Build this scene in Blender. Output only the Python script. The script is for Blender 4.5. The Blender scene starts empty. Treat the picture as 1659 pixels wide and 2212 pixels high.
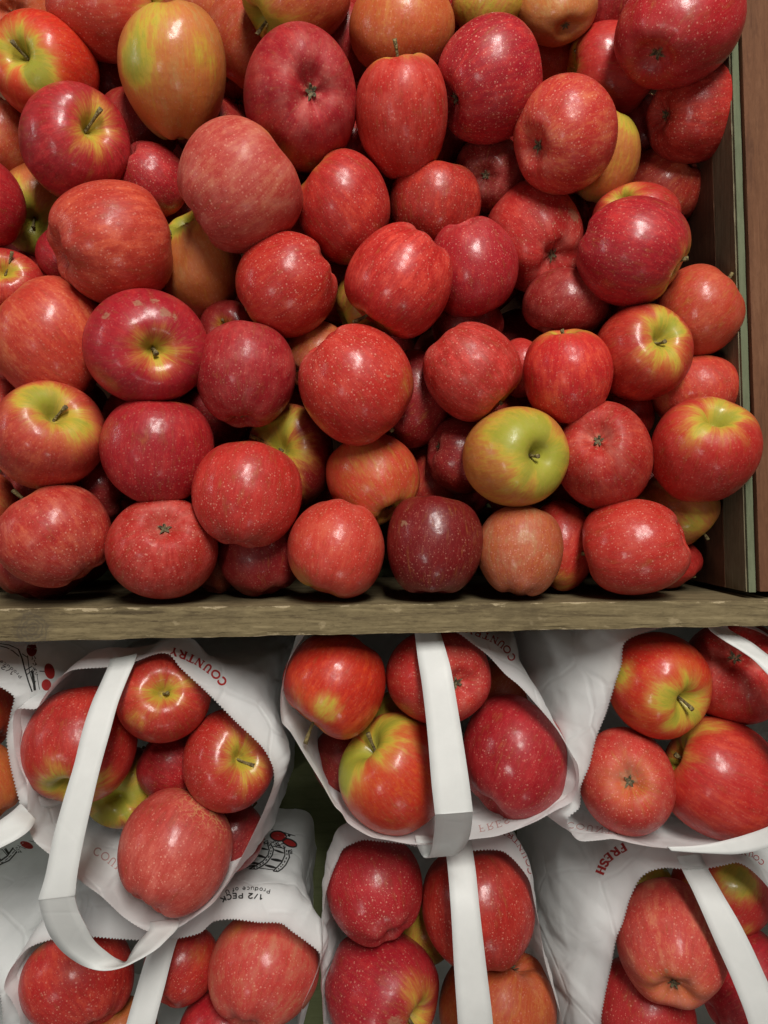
import bpy, math, random
import numpy as np
from mathutils import Matrix, Vector, noise
from mathutils.bvhtree import BVHTree

random.seed(7)
scene = bpy.context.scene
col = scene.collection

# ---------------------------------------------------------------- frame
# Everything is laid out in a "display plane" frame (u right, v up the slope of the
# stand, w out of the stand towards the viewer); TILT turns that frame into the world,
# because the stand leans back and the photographer looks down on it.
DIST = 0.5535                    # metres from the lens to the plane w = 0
FPX = 1628.0                     # focal length in survey pixels (1659 x 2212 picture)
TILT = math.radians(30)
W4 = Matrix.Translation((0, 0, 0.75)) @ Matrix.Rotation(TILT, 4, 'X')

def unproj(x, y, w):
    d = DIST - w
    return Vector(((x - 829.5) * d / FPX, -(y - 1106.0) * d / FPX, w))

# ---------------------------------------------------------------- camera
cam = bpy.data.cameras.new('camera')
cam.sensor_fit = 'HORIZONTAL'
cam.sensor_width = 36
cam.lens = 18 / (829.5 / FPX)
cam.clip_start = 0.01
cam.clip_end = 100
camo = bpy.data.objects.new('camera', cam)
col.objects.link(camo)
camo.matrix_world = W4 @ Matrix.Translation((0, 0, DIST))
scene.camera = camo

# ---------------------------------------------------------------- light
world = bpy.data.worlds.new('World')
scene.world = world
world.use_nodes = True
bg = world.node_tree.nodes['Background']
bg.inputs['Color'].default_value = (1.0, 0.98, 0.95, 1)
bg.inputs['Strength'].default_value = 0.07

def lamp(name, direction, dist, sx, sy, power, long_dir, colr=(1, 0.97, 0.92)):
    l = bpy.data.lights.new(name, 'AREA')
    l.shape = 'RECTANGLE'
    l.size, l.size_y = sx, sy
    l.energy = power
    l.color = colr
    o = bpy.data.objects.new(name, l)
    d = Vector(direction).normalized()
    z = d
    y = Vector(long_dir)
    y = (y - z * y.dot(z)).normalized()
    x = y.cross(z)
    m = Matrix((x, y, z)).transposed().to_4x4()
    m.translation = d * dist + Vector((0, -0.05, 0))
    o.matrix_world = W4 @ m
    col.objects.link(o)
    return o

lamp('ceiling_lamp', (0.12, 0.64, 0.76), 1.9, 0.34, 1.0, 45, (0, 0.7, -0.6))
lamp('ceiling_lamp', (-0.42, -0.32, 0.85), 2.3, 0.17, 0.42, 6.0, (0, 1, 0))
lamp('ceiling_lamp', (0.22, -0.80, 0.62), 2.4, 0.13, 0.34, 2.8, (0, 0.6, 0.6))
lamp('window_light', (-0.93, 0.30, 0.30), 2.4, 0.13, 0.9, 4.5, (0, 1, 0), (0.93, 0.97, 1.0))

scene.view_settings.view_transform = 'Standard'
scene.view_settings.look = 'None'
scene.view_settings.exposure = -0.02
scene.view_settings.gamma = 1.0

# ---------------------------------------------------------------- small helpers
def link_mesh(name, verts, faces, mat, parent=None, smooth=True, matrix=None):
    me = bpy.data.meshes.new(name)
    me.from_pydata([tuple(v) for v in verts], [], faces)
    if smooth:
        me.polygons.foreach_set('use_smooth', [True] * len(me.polygons))
    if mat:
        me.materials.append(mat)
    me.update()
    o = bpy.data.objects.new(name, me)
    col.objects.link(o)
    if parent is not None:
        o.parent = parent
    if matrix is not None:
        o.matrix_world = matrix
    return o

def tag(o, label=None, cat=None, group=None, kind=None):
    if label: o['label'] = label
    if cat: o['category'] = cat
    if group: o['group'] = group
    if kind: o['kind'] = kind

def empty(name, base):
    o = bpy.data.objects.new(name, None)
    o.empty_display_size = 0.02
    col.objects.link(o)
    o.matrix_world = W4 @ Matrix.Translation(base)
    return o

class NT:
    """tiny node-tree writer"""
    def __init__(self, name):
        self.mat = bpy.data.materials.new(name)
        self.mat.use_nodes = True
        self.t = self.mat.node_tree
        self.t.nodes.clear()
    def n(self, kind, **kw):
        nd = self.t.nodes.new(kind)
        for k, v in kw.items():
            if k.startswith('i_'):
                nd.inputs[k[2:].replace('_', ' ')].default_value = v
            else:
                setattr(nd, k, v)
        return nd
    def l(self, a, b):
        self.t.links.new(a, b)
    def math(self, op, a, b=None, clamp=False):
        nd = self.n('ShaderNodeMath', operation=op)
        nd.use_clamp = clamp
        for i, v in enumerate((a, b)):
            if v is None: continue
            if hasattr(v, 'is_output'): self.l(v, nd.inputs[i])
            else: nd.inputs[i].default_value = v
        return nd.outputs[0]
    def ramp(self, fac, lo, hi, smooth=True):
        nd = self.n('ShaderNodeMapRange')
        nd.interpolation_type = 'SMOOTHSTEP' if smooth else 'LINEAR'
        self.l(fac, nd.inputs['Value'])
        nd.inputs['From Min'].default_value = lo
        nd.inputs['From Max'].default_value = hi
        return nd.outputs[0]
    def mix(self, fac, a, b):
        nd = self.n('ShaderNodeMix', data_type='RGBA')
        for sock, v in ((nd.inputs[0], fac), (nd.inputs[6], a), (nd.inputs[7], b)):
            if hasattr(v, 'is_output'): self.l(v, sock)
            elif isinstance(v, tuple): sock.default_value = v if len(v) == 4 else v + (1,)
            else: sock.default_value = v
        return nd.outputs[2]
    def noise(self, vec, scale, detail=3, rough=0.55, dist=0.0):
        nd = self.n('ShaderNodeTexNoise')
        nd.inputs['Scale'].default_value = scale
        nd.inputs['Detail'].default_value = detail
        nd.inputs['Roughness'].default_value = rough
        nd.inputs['Distortion'].default_value = dist
        if vec is not None: self.l(vec, nd.inputs['Vector'])
        return nd.outputs['Fac']
    def mapping(self, vec, scale=(1, 1, 1), loc=(0, 0, 0)):
        nd = self.n('ShaderNodeMapping')
        nd.inputs['Scale'].default_value = scale
        nd.inputs['Location'].default_value = loc
        self.l(vec, nd.inputs['Vector'])
        return nd.outputs[0]
    def attr(self, name, typ='GEOMETRY'):
        nd = self.n('ShaderNodeAttribute', attribute_name=name, attribute_type=typ)
        return nd
    def bump(self, height, strength, distance):
        nd = self.n('ShaderNodeBump')
        nd.inputs['Strength'].default_value = strength
        nd.inputs['Distance'].default_value = distance
        self.l(height, nd.inputs['Height'])
        return nd.outputs[0]
    def principled(self, **kw):
        p = self.n('ShaderNodeBsdfPrincipled')
        for k, v in kw.items():
            s = p.inputs[k.replace('_', ' ')]
            if hasattr(v, 'is_output'): self.l(v, s)
            else: s.default_value = v
        out = self.n('ShaderNodeOutputMaterial')
        self.l(p.outputs[0], out.inputs[0])
        self.p, self.out = p, out
        return p

# ---------------------------------------------------------------- materials
def apple_skin():
    m = NT('apple_skin')
    tc = m.n('ShaderNodeTexCoord').outputs['Object']
    seed = m.attr('seed').outputs['Vector']
    add = m.n('ShaderNodeVectorMath', operation='ADD')
    m.l(tc, add.inputs[0]); m.l(seed, add.inputs[1])
    p = add.outputs[0]
    polv = m.attr('polar').outputs['Vector']
    addp = m.n('ShaderNodeVectorMath', operation='ADD')
    m.l(polv, addp.inputs[0]); m.l(seed, addp.inputs[1])
    pol = addp.outputs[0]
    skin = m.attr('skin').outputs['Color']
    skin2 = m.attr('skin_second').outputs['Color']
    ripe = m.attr('ripe').outputs['Fac']
    russ = m.attr('russet').outputs['Fac']
    dots = m.attr('dots').outputs['Fac']
    dust = m.attr('dust').outputs['Fac']
    # streaks that follow the meridians, blotches, fine mottling
    streak = m.noise(pol, 9.0, 4, 0.6)
    streak2 = m.noise(pol, 26.0, 2, 0.6)
    blot = m.noise(p, 1.6, 3, 0.5)
    fine = m.noise(p, 22.0, 3, 0.6)
    f = m.math('ADD', m.math('MULTIPLY', streak, 0.55), m.math('MULTIPLY', blot, 0.45))
    f = m.math('ADD', m.math('MULTIPLY', f, 0.8), m.math('MULTIPLY', fine, 0.2))
    dark = m.n('ShaderNodeVectorMath', operation='MULTIPLY'); m.l(skin, dark.inputs[0]); dark.inputs[1].default_value = (0.68, 0.55, 0.75)
    red = m.mix(m.ramp(f, 0.32, 0.50), dark.outputs[0], skin)
    red = m.mix(m.ramp(f, 0.46, 0.66), red, skin2)
    # under-colour: yellow green to warm yellow orange
    gr = m.n('ShaderNodeValToRGB')
    e = gr.color_ramp.elements
    e[0].position = 0.0; e[0].color = (0.30, 0.29, 0.030, 1)
    e[1].position = 1.0; e[1].color = (0.52, 0.19, 0.038, 1)
    e2 = e.new(0.5); e2.color = (0.47, 0.33, 0.036, 1)
    rp = m.math('ADD', ripe, m.math('MULTIPLY', m.math('SUBTRACT', streak, 0.5), 0.9))
    rp = m.math('ADD', rp, m.math('MULTIPLY', m.math('SUBTRACT', streak2, 0.5), 0.35))
    rp = m.math('ADD', rp, m.math('MULTIPLY', m.math('SUBTRACT', blot, 0.5), 0.35))
    m.l(m.ramp(rp, -0.25, 0.6), gr.inputs[0])
    c = m.mix(m.ramp(rp, 0.15, 0.95), gr.outputs[0], red)
    # lenticels
    vo = m.n('ShaderNodeTexVoronoi', feature='F1', distance='EUCLIDEAN')
    vo.inputs['Scale'].default_value = 16.0
    vo.inputs['Randomness'].default_value = 1.0
    m.l(p, vo.inputs['Vector'])
    sep = m.n('ShaderNodeSeparateColor')
    m.l(vo.outputs['Color'], sep.inputs[0])
    rad = m.math('MULTIPLY_ADD', sep.outputs[0], 0.20)
    rad.node.inputs[2].default_value = 0.12
    inv = m.math('SUBTRACT', rad, vo.outputs['Distance'])
    dm = m.math('MULTIPLY', m.ramp(inv, -0.02, 0.10), dots, True)
    vo2 = m.n('ShaderNodeTexVoronoi', feature='F1')
    vo2.inputs['Scale'].default_value = 27
    m.l(p, vo2.inputs['Vector'])
    inv2 = m.math('SUBTRACT', 0.24, vo2.outputs['Distance'])
    dm2 = m.math('MULTIPLY', m.ramp(inv2, 0.0, 0.15), m.math('MULTIPLY', dots, 0.8), True)
    dotc = m.mix(0.5, red, (0.74, 0.34, 0.24))
    dotc = m.mix(m.ramp(rp, 0.2, 0.6), m.mix(0.6, c, (0.16, 0.15, 0.03)), dotc)
    c = m.mix(m.math('MAXIMUM', dm, dm2), c, dotc)
    fl = m.noise(m.mapping(pol, (1, 1, 0.45)), 34.0, 3, 0.65)
    c = m.mix(m.math('MULTIPLY', m.ramp(fl, 0.52, 0.74), 0.24), c, m.mix(0.5, skin2, (0.62, 0.24, 0.15)))
    # bloom of dust and wax
    dn = m.noise(p, 3.2, 5, 0.65)
    c = m.mix(m.math('MULTIPLY', m.ramp(dn, 0.38, 0.75), m.math('MULTIPLY', dust, 0.6), True), c, (0.48, 0.17, 0.13))
    # russet scars
    rn = m.noise(p, 11.0, 6, 0.72)
    rmask = m.ramp(m.math('ADD', russ, m.math('MULTIPLY', m.math('SUBTRACT', rn, 0.5), 1.9)), 0.42, 0.72)
    rmask = m.math('MULTIPLY', rmask, m.ramp(russ, 0.05, 0.3))
    c = m.mix(m.math('MULTIPLY', rmask, 0.55), c, m.mix(fine, (0.20, 0.11, 0.05), (0.38, 0.24, 0.14)))
    # net-like cracks
    lace = m.attr('lace').outputs['Fac']
    vo3 = m.n('ShaderNodeTexVoronoi', feature='DISTANCE_TO_EDGE')
    vo3.inputs['Scale'].default_value = 6.5
    wob = m.n('ShaderNodeTexNoise'); wob.inputs['Scale'].default_value = 5.0; wob.inputs['Detail'].default_value = 4
    m.l(p, wob.inputs['Vector'])
    wadd = m.n('ShaderNodeVectorMath', operation='MULTIPLY_ADD')
    m.l(wob.outputs['Color'], wadd.inputs[0]); wadd.inputs[1].default_value = (0.45,) * 3; m.l(p, wadd.inputs[2])
    m.l(wadd.outputs[0], vo3.inputs['Vector'])
    lm = m.math('SUBTRACT', 1.0, m.ramp(vo3.outputs['Distance'], 0.01, 0.09))
    lm = m.math('MULTIPLY', m.math('MULTIPLY', lm, lace, True), m.ramp(m.noise(p, 4, 2), 0.35, 0.55))
    c = m.mix(m.math('MULTIPLY', lm, 0.75), c, (0.58, 0.33, 0.13))
    rough = m.math('ADD', m.math('MULTIPLY', m.noise(p, 5.5, 4, 0.6), 0.20), 0.34)
    rough = m.math('ADD', rough, m.math('MULTIPLY', dust, 0.26))
    rough = m.math('ADD', rough, m.math('MULTIPLY', rmask, 0.25), True)
    h = m.math('ADD', m.math('MULTIPLY', m.noise(p, 3.0, 2, 0.5), 1.0), m.math('MULTIPLY', m.noise(p, 34, 3), 0.06))
    h = m.math('ADD', h, m.math('MULTIPLY', m.math('MAXIMUM', dm, lm), 0.02))
    nb = m.bump(h, 0.6, 0.0013)
    crg = m.math('ADD', m.math('MULTIPLY', m.noise(p, 7.0, 4, 0.7), 0.30), 0.06)
    cw = m.math('MULTIPLY', m.ramp(m.noise(p, 2.3, 5, 0.7), 0.36, 0.66), m.math('SUBTRACT', 0.75, dust, True))
    m.principled(Base_Color=c, Roughness=rough, Normal=nb, IOR=1.45, Specular_IOR_Level=0.30, Coat_Weight=cw, Coat_Roughness=crg, Coat_Normal=nb)
    return m.mat

def stem_mat():
    m = NT('apple_stem')
    tc = m.n('ShaderNodeTexCoord').outputs['Object']
    f = m.noise(tc, 14, 4)
    c = m.mix(m.ramp(f, 0.35, 0.65), (0.10, 0.065, 0.025), (0.24, 0.19, 0.07))
    m.principled(Base_Color=c, Roughness=0.75, Normal=m.bump(f, 0.5, 0.01))
    return m.mat

def calyx_mat():
    m = NT('apple_calyx')
    tc = m.n('ShaderNodeTexCoord').outputs['Object']
    f = m.noise(tc, 25, 4)
    c = m.mix(m.ramp(f, 0.35, 0.65), (0.035, 0.026, 0.013), (0.17, 0.14, 0.07))
    m.principled(Base_Color=c, Roughness=0.85)
    return m.mat

def wood(name, c_dark, c_mid, c_light, grain_scale, wear=0.0, along='x', spots=0.0, knot=None):
    m = NT(name)
    tc = m.n('ShaderNodeTexCoord').outputs['Object']
    sc = {'x': (13, 170, 170), 'y': (170, 13, 170), 'z': (170, 170, 13)}[along]
    v = m.mapping(tc, sc)
    g = m.noise(v, grain_scale, 6, 0.62, 1.2)
    g2 = m.noise(m.mapping(tc, tuple(s * 3 for s in sc)), grain_scale, 4, 0.7)
    b = m.noise(tc, 14, 4, 0.6)
    f = m.math('ADD', m.math('MULTIPLY', g, 0.5), m.math('MULTIPLY', g2, 0.3))
    f = m.math('ADD', f, m.math('MULTIPLY', b, 0.2))
    c = m.mix(m.ramp(f, 0.36, 0.52), c_dark, c_mid)
    c = m.mix(m.ramp(f, 0.50, 0.66), c, c_light)
    fb = m.noise(m.mapping(tc, {'x': (.35, 1, 1), 'y': (1, .35, 1), 'z': (1, 1, .35)}[along]), 420, 3, 0.7)
    c = m.mix(m.math('MULTIPLY', m.ramp(fb, 0.52, 0.70), 0.35), c, c_light)
    c = m.mix(m.math('MULTIPLY', m.math('SUBTRACT', 1.0, m.ramp(fb, 0.30, 0.48)), 0.4), c, c_dark)
    if spots:
        s = m.noise(m.mapping(tc, (1, 1.6, 1)), 42, 4, 0.6)
        c = m.mix(m.math('MULTIPLY', m.ramp(s, 0.64, 0.70), spots), c, (0.50, 0.40, 0.24))
        s2 = m.noise(tc, 9, 2, 0.5)
        c = m.mix(m.math('MULTIPLY', m.ramp(s2, 0.66, 0.72), 0.35 * spots), c, (0.05, 0.12, 0.05))
        s3 = m.noise(m.mapping(tc, (1, 2, 1), (3, 1, 0)), 11, 5, 0.65)
        c = m.mix(m.math('MULTIPLY', m.ramp(s3, 0.52, 0.68), 0.55), c, c_dark)
    if knot:
        kd = m.n('ShaderNodeVectorMath', operation='DISTANCE'); m.l(tc, kd.inputs[0]); kd.inputs[1].default_value = knot
        kr = m.math('ADD', kd.outputs['Value'], m.math('MULTIPLY', m.math('SUBTRACT', m.noise(tc, 120, 5, 0.7), 0.5), 0.014))
        ring = m.math('MULTIPLY_ADD', m.math('SINE', m.math('MULTIPLY', kr, 1900)), 0.25); ring.node.inputs[2].default_value = 0.5
        c = m.mix(m.math('MULTIPLY', m.math('SUBTRACT', 1.0, m.ramp(kr, 0.009, 0.017)), m.math('MULTIPLY', ring, 0.75), True), c, (0.055, 0.045, 0.036))
    if wear:
        e = m.attr('wear').outputs['Fac']
        n = m.noise(m.mapping(tc, (1, 3, 3)), 55, 5, 0.7)
        w_ = m.ramp(m.math('ADD', m.math('MULTIPLY', e, 0.50), m.math('MULTIPLY', n, 1.0)), 0.98, 1.08)
        c = m.mix(m.math('MULTIPLY', w_, wear), c, (0.52, 0.42, 0.26))
    m.principled(Base_Color=c, Roughness=0.85, Specular_IOR_Level=0.25, Normal=m.bump(f, 0.5, 0.0010))
    return m.mat

def paper(name, base=(0.83, 0.845, 0.83), crease=1.0):
    m = NT(name)
    tc = m.n('ShaderNodeTexCoord').outputs['Object']
    n1 = m.noise(tc, 60, 5, 0.6)
    n0 = m.noise(tc, 9, 3, 0.5)
    c = m.mix(m.ramp(m.math('ADD', m.math('MULTIPLY', n1, 0.5), m.math('MULTIPLY', n0, 0.5)), 0.35, 0.65),
              tuple(b * 0.94 for b in base), base)
    wob = m.n('ShaderNodeTexNoise'); wob.inputs['Scale'].default_value = 12
    m.l(tc, wob.inputs['Vector'])
    wadd = m.n('ShaderNodeVectorMath', operation='MULTIPLY_ADD')
    m.l(wob.outputs['Color'], wadd.inputs[0]); wadd.inputs[1].default_value = (0.03,) * 3; m.l(tc, wadd.inputs[2])
    vo = m.n('ShaderNodeTexVoronoi', feature='DISTANCE_TO_EDGE')
    vo.inputs['Scale'].default_value = 17
    m.l(wadd.outputs[0], vo.inputs['Vector'])
    ed = m.ramp(vo.outputs['Distance'], 0.0, 0.05)
    vf = m.n('ShaderNodeTexVoronoi', feature='F1'); vf.inputs['Scale'].default_value = 9
    m.l(wadd.outputs[0], vf.inputs['Vector'])
    r1 = m.math('ABSOLUTE', m.math('SUBTRACT', m.noise(tc, 10, 1.5, 0.5, 0.4), 0.5))
    r2 = m.math('ABSOLUTE', m.math('SUBTRACT', m.noise(tc, 24, 1.5, 0.5, 0.3), 0.5))
    h = m.math('ADD', m.math('MULTIPLY', ed, 0.22), m.math('MULTIPLY', r1, 2.6))
    h = m.math('ADD', h, m.math('MULTIPLY', r2, 1.2))
    nb = m.bump(h, 0.6 * crease, 0.0026)
    p = m.principled(Base_Color=c, Roughness=0.55, Normal=nb)
    tr = m.n('ShaderNodeBsdfTranslucent')
    m.l(c, tr.inputs[0]); m.l(nb, tr.inputs['Normal'])
    mx = m.n('ShaderNodeMixShader'); mx.inputs[0].default_value = 0.28
    m.l(p.outputs[0], mx.inputs[1]); m.l(tr.outputs[0], mx.inputs[2])
    m.l(mx.outputs[0], m.out.inputs[0])
    return m.mat

def flat(name, c, rough=0.6):
    m = NT(name)
    tc = m.n('ShaderNodeTexCoord').outputs['Object']
    f = m.noise(tc, 150, 3)
    m.principled(Base_Color=m.mix(f, tuple(x * 0.85 for x in c), c), Roughness=rough)
    return m.mat

SKIN = apple_skin()
STEM = stem_mat()
CALYX = calyx_mat()
RAIL = wood('weathered_rail_wood', (0.066, 0.046, 0.023), (0.158, 0.120, 0.060), (0.250, 0.195, 0.102), 1.0, 0.55, 'x', 0.25, tuple(unproj(72, 1360, 0.012) + Vector((0, 0, 0.25))))
SLATW = wood('grey_slat_wood', (0.095, 0.076, 0.044), (0.15, 0.123, 0.073), (0.20, 0.17, 0.105), 1.0, 0, 'y')
DARKW = wood('dark_brown_wood', (0.060, 0.026, 0.013), (0.105, 0.044, 0.022), (0.14, 0.063, 0.032), 0.7, 0, 'y')
PANELW = wood('brown_panel_wood', (0.075, 0.030, 0.014), (0.115, 0.048, 0.022), (0.15, 0.068, 0.034), 0.7, 0, 'y')
GREENP = wood('sage_green_paint', (0.085, 0.096, 0.056), (0.108, 0.122, 0.070), (0.135, 0.15, 0.088), 0.8, 0.0, 'y')
SHELFM = wood('olive_painted_shelf', (0.13, 0.145, 0.065), (0.17, 0.19, 0.085), (0.20, 0.22, 0.11), 0.6, 0, 'x')
PAPER = paper('white_bag_paper')
STRAP = paper('white_paper_strap', (0.84, 0.85, 0.82), 0.22)
INK_R = flat('red_ink', (0.42, 0.022, 0.020))
INK_K = flat('black_ink', (0.018, 0.017, 0.016))
INK_SHOW = flat('red_ink_seen_through_paper', (0.58, 0.36, 0.34))
INK_W = flat('unprinted_paper_white', (0.74, 0.74, 0.72))

# ---------------------------------------------------------------- crate and stand
def box_grid(name, corners_top, depth, mat, parent, base, nu=40, nv=4, wear_rows=True, jitter=0.0, e=0.0005):
    """board: a top face given by four points (a,b along one long side; d,c along the other)
    and a depth into -w; edges slightly worn."""
    a, b, c, d = [Vector(p) for p in corners_top]
    V, F, wear = [], [], []
    ts = [i / nu for i in range(nu + 1)]
    rows = []
    def prof(A, B, t):
        return A.lerp(B, t)
    for t in ts:
        p, q = prof(a, b, t), prof(d, c, t)
        ac = (q - p).normalized()
        j1 = e * (1 + 1.4 * noise.noise(p * 90)) + jitter * max(0, noise.noise(p * 40 + Vector((5, 0, 0))))
        j2 = e * (1 + 1.4 * noise.noise(q * 90)) + jitter * max(0, noise.noise(q * 40 + Vector((9, 0, 0))))
        dn = Vector((0, 0, -1))
        ring = [p + dn * depth, p + dn * 0.02, p + dn * (j1 * 2.2), p + dn * j1 * 0.35 + ac * j1 * 0.35, p + ac * (j1 * 2.2)]
        wr = [0, 0, 0.55, 1, 0.55]
        for k in range(1, nv):
            ring.append(p.lerp(q, k / nv) + Vector((0, 0, 0.0006 * noise.noise(p.lerp(q, k / nv) * 60))))
            wr.append(0)
        ring += [q - ac * (j2 * 2.2), q + dn * j2 * 0.35 - ac * j2 * 0.35, q + dn * (j2 * 2.2), q + dn * 0.02, q + dn * depth]
        wr += [0.55, 1, 0.55, 0, 0]
        rows.append(len(V))
        V += [x - base for x in ring]
        wear += wr
        R = len(ring)
    for i in range(nu):
        for k in range(R):
            k2 = (k + 1) % R
            F.append((rows[i] + k, rows[i] + k2, rows[i + 1] + k2, rows[i + 1] + k))
    F.append(tuple(rows[0] + k for k in range(R)))
    F.append(tuple(rows[-1] + k for k in reversed(range(R))))
    o = link_mesh(name, V, F, mat, parent, smooth=False)
    at = o.data.attributes.new('wear', 'FLOAT', 'POINT')
    at.data.foreach_set('value', wear)
    return o

crate_base = Vector((0, 0, -0.25))
crate = empty('apple_crate', crate_base)
tag(crate, 'weathered wooden display crate full of loose red apples above the bags', 'crate')
RW = 0.012
ra, rb = unproj(-330, 1317.5, RW), unproj(2700, 1284.9, RW)
rc, rd = unproj(2700, 1331.5, RW), unproj(-330, 1394.5, RW)
box_grid('front_rail', (ra, rb, rc, rd), 0.225, RAIL, crate, crate_base, 150, 6, True, 0.0030, 0.0011)

# right side: plywood wall, grey slat along its top, sage-green painted edge strip
vt, vb = 0.62, -0.0585
def side_pt(u, v, dw=0.0):
    # the side leans: it sinks about 5 cm per metre towards the back
    return Vector((u, v, 0.004 - 0.066 * (v + 0.0585) + dw))
def side_board(name, u0, u1, dw, depth, mat, label=None):
    o = box_grid(name, (side_pt(u0, vb, dw), side_pt(u0, vt, dw), side_pt(u1, vt, dw), side_pt(u1, vb, dw)),
                 depth, mat, crate, crate_base, 60, 2, True, 0.0, 0.0003)
    if label: o['label'] = label
    return o
side_board('edge_strip', 0.2661, 0.2713, 0.0, 0.20, GREENP, 'sage green painted edge strip')
side_board('side_slat', 0.2652, 0.2659, -0.0025, 0.0335, SLATW, 'grey wooden slat along the top of the side')
side_board('side_wall', 0.2650, 0.2658, -0.0360, 0.195, DARKW, 'dark reddish brown lower side wall')
box_grid('floor_board', (Vector((-0.60, 0.66, -0.235)), Vector((0.262, 0.66, -0.235)), Vector((0.262, -0.05, -0.235)), Vector((-0.60, -0.05, -0.235))), 0.012, DARKW, crate, crate_base, 6, 2)
box_grid('back_board', (Vector((-0.60, 0.64, -0.02)), Vector((0.258, 0.64, -0.02)), Vector((0.258, 0.625, -0.02)), Vector((-0.60, 0.625, -0.02))), 0.21, DARKW, crate, crate_base, 6, 2)
box_grid('side_wall', (Vector((-0.60, -0.05, -0.01)), Vector((-0.60, 0.62, -0.03)), Vector((-0.585, 0.62, -0.03)), Vector((-0.585, -0.05, -0.01))), 0.22, DARKW, crate, crate_base, 6, 2)

pb = Vector((0.32, 0.1, -0.25))
pan = empty('brown_wooden_partition', pb)
tag(pan, 'plain brown wooden board standing along the right side of the crate', 'board')
box_grid('board', (side_pt(0.2722, vb + 0.001, 0.004), side_pt(0.2722, vt, 0.004), side_pt(0.2805, vt, 0.004), side_pt(0.2805, vb + 0.001, 0.004)), 0.22, PANELW, pan, pb, 40, 2)
box_grid('board', (side_pt(0.2815, vb + 0.001, 0.001), side_pt(0.2815, vt, 0.001), side_pt(0.66, vt, 0.001), side_pt(0.66, vb + 0.001, 0.001)), 0.22, PANELW, pan, pb, 40, 6)

sb = Vector((0, -0.35, -0.30))
shelf = empty('display_shelf', sb)
tag(shelf, 'olive green shelf in shadow beneath the paper bags of apples', 'shelf')
box_grid('shelf_board', (Vector((-0.75, 0.0, -0.258)), Vector((0.75, 0.0, -0.258)), Vector((0.75, -0.75, -0.258)), Vector((-0.75, -0.75, -0.258))), 0.02, SHELFM, shelf, sb, 20, 6)
box_grid('back_panel', (Vector((-0.75, 0.018, -0.138)), Vector((0.75, 0.018, -0.138)), Vector((0.75, 0.004, -0.138)), Vector((-0.75, 0.004, -0.138))), 0.118, SHELFM, shelf, sb, 10, 2)

# ---------------------------------------------------------------- apples
PROF = [(0.0, .50), (.045, .52), (.10, .60), (.17, .70), (.25, .785), (.35, .83), (.47, .835), (.61, .785), (.76, .675),
        (.885, .49), (.965, .27), (1.0, .02), (.98, -.22), (.915, -.43), (.81, -.61), (.69, -.735), (.575, -.81),
        (.46, -.845), (.36, -.84), (.27, -.79), (.19, -.735), (.12, -.705), (.06, -.69), (0.0, -.685)]
def profile(n):
    P = np.array(PROF)
    seg = np.r_[0, np.cumsum(np.hypot(*np.diff(P, axis=0).T))]
    # Catmull-Rom through the points
    t = np.linspace(0, seg[-1], n)
    out = []
    for x in t:
        i = min(max(np.searchsorted(seg, x) - 1, 0), len(P) - 2)
        f = (x - seg[i]) / (seg[i + 1] - seg[i])
        p0 = P[max(i - 1, 0)]; p1 = P[i]; p2 = P[i + 1]; p3 = P[min(i + 2, len(P) - 1)]
        out.append(0.5 * (2 * p1 + (p2 - p0) * f + (2 * p0 - 5 * p1 + 4 * p2 - p3) * f * f + (3 * p1 - p0 - 3 * p2 + p3) * f ** 3))
    out = np.array(out)
    out[:, 0] = np.maximum(out[:, 0], 0)
    out[0, 0] = out[-1, 0] = 0
    return out
PR = {'hi': (profile(46), 72), 'lo': (profile(26), 36)}

PAL = {  # two skin colours that mingle, strength of dots, dust
    'cr': ((0.310, 0.009, 0.015), (0.430, 0.020, 0.022), 0.65, 0.10),
    'rd': ((0.370, 0.015, 0.012), (0.500, 0.042, 0.024), 0.75, 0.12),
    'sa': ((0.420, 0.026, 0.019), (0.540, 0.095, 0.042), 0.95, 0.20),
    'pk': ((0.430, 0.036, 0.030), (0.520, 0.120, 0.070), 0.90, 0.42),
    'or': ((0.380, 0.044, 0.017), (0.450, 0.150, 0.038), 0.65, 0.18),
    'br': ((0.450, 0.018, 0.008), (0.570, 0.075, 0.016), 0.50, 0.05),
    'bp': ((0.440, 0.014, 0.014), (0.560, 0.044, 0.028), 0.80, 0.06),
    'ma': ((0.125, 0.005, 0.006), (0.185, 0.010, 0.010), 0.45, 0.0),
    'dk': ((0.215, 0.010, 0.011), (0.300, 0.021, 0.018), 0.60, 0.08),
    'gr': ((0.390, 0.070, 0.026), (0.440, 0.200, 0.060), 0.45, 0.15),
    'ru': ((0.350, 0.050, 0.025), (0.400, 0.170, 0.065), 1.00, 0.35),
}

def view_basis(c):
    e3 = (Vector((0, 0, DIST)) - c).normalized()
    e1 = Vector((0, 1, 0)).cross(e3).normalized()
    e2 = e3.cross(e1)
    return Matrix((e1, e2, e3)).transposed()

def sstep(x, a, b):
    t = np.clip((x - a) / (b - a), 0, 1)
    return t * t * (3 - 2 * t)

def tube(path, radii, n=8):
    V, F = [], []
    for i, p in enumerate(path):
        a = path[min(i + 1, len(path) - 1)] - path[max(i - 1, 0)]
        a.normalize()
        s = a.orthogonal().normalized()
        t = a.cross(s)
        for k in range(n):
            an = 2 * math.pi * k / n
            V.append(p + (s * math.cos(an) + t * math.sin(an)) * radii[i])
    for i in range(len(path) - 1):
        for k in range(n):
            k2 = (k + 1) % n
            F.append((i * n + k, i * n + k2, (i + 1) * n + k2, (i + 1) * n + k))
    F.append(tuple(range(n - 1, -1, -1)))
    F.append(tuple((len(path) - 1) * n + k for k in range(n)))
    return V, F

placed = []          # (centre, R, px, py, rpx)

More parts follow.
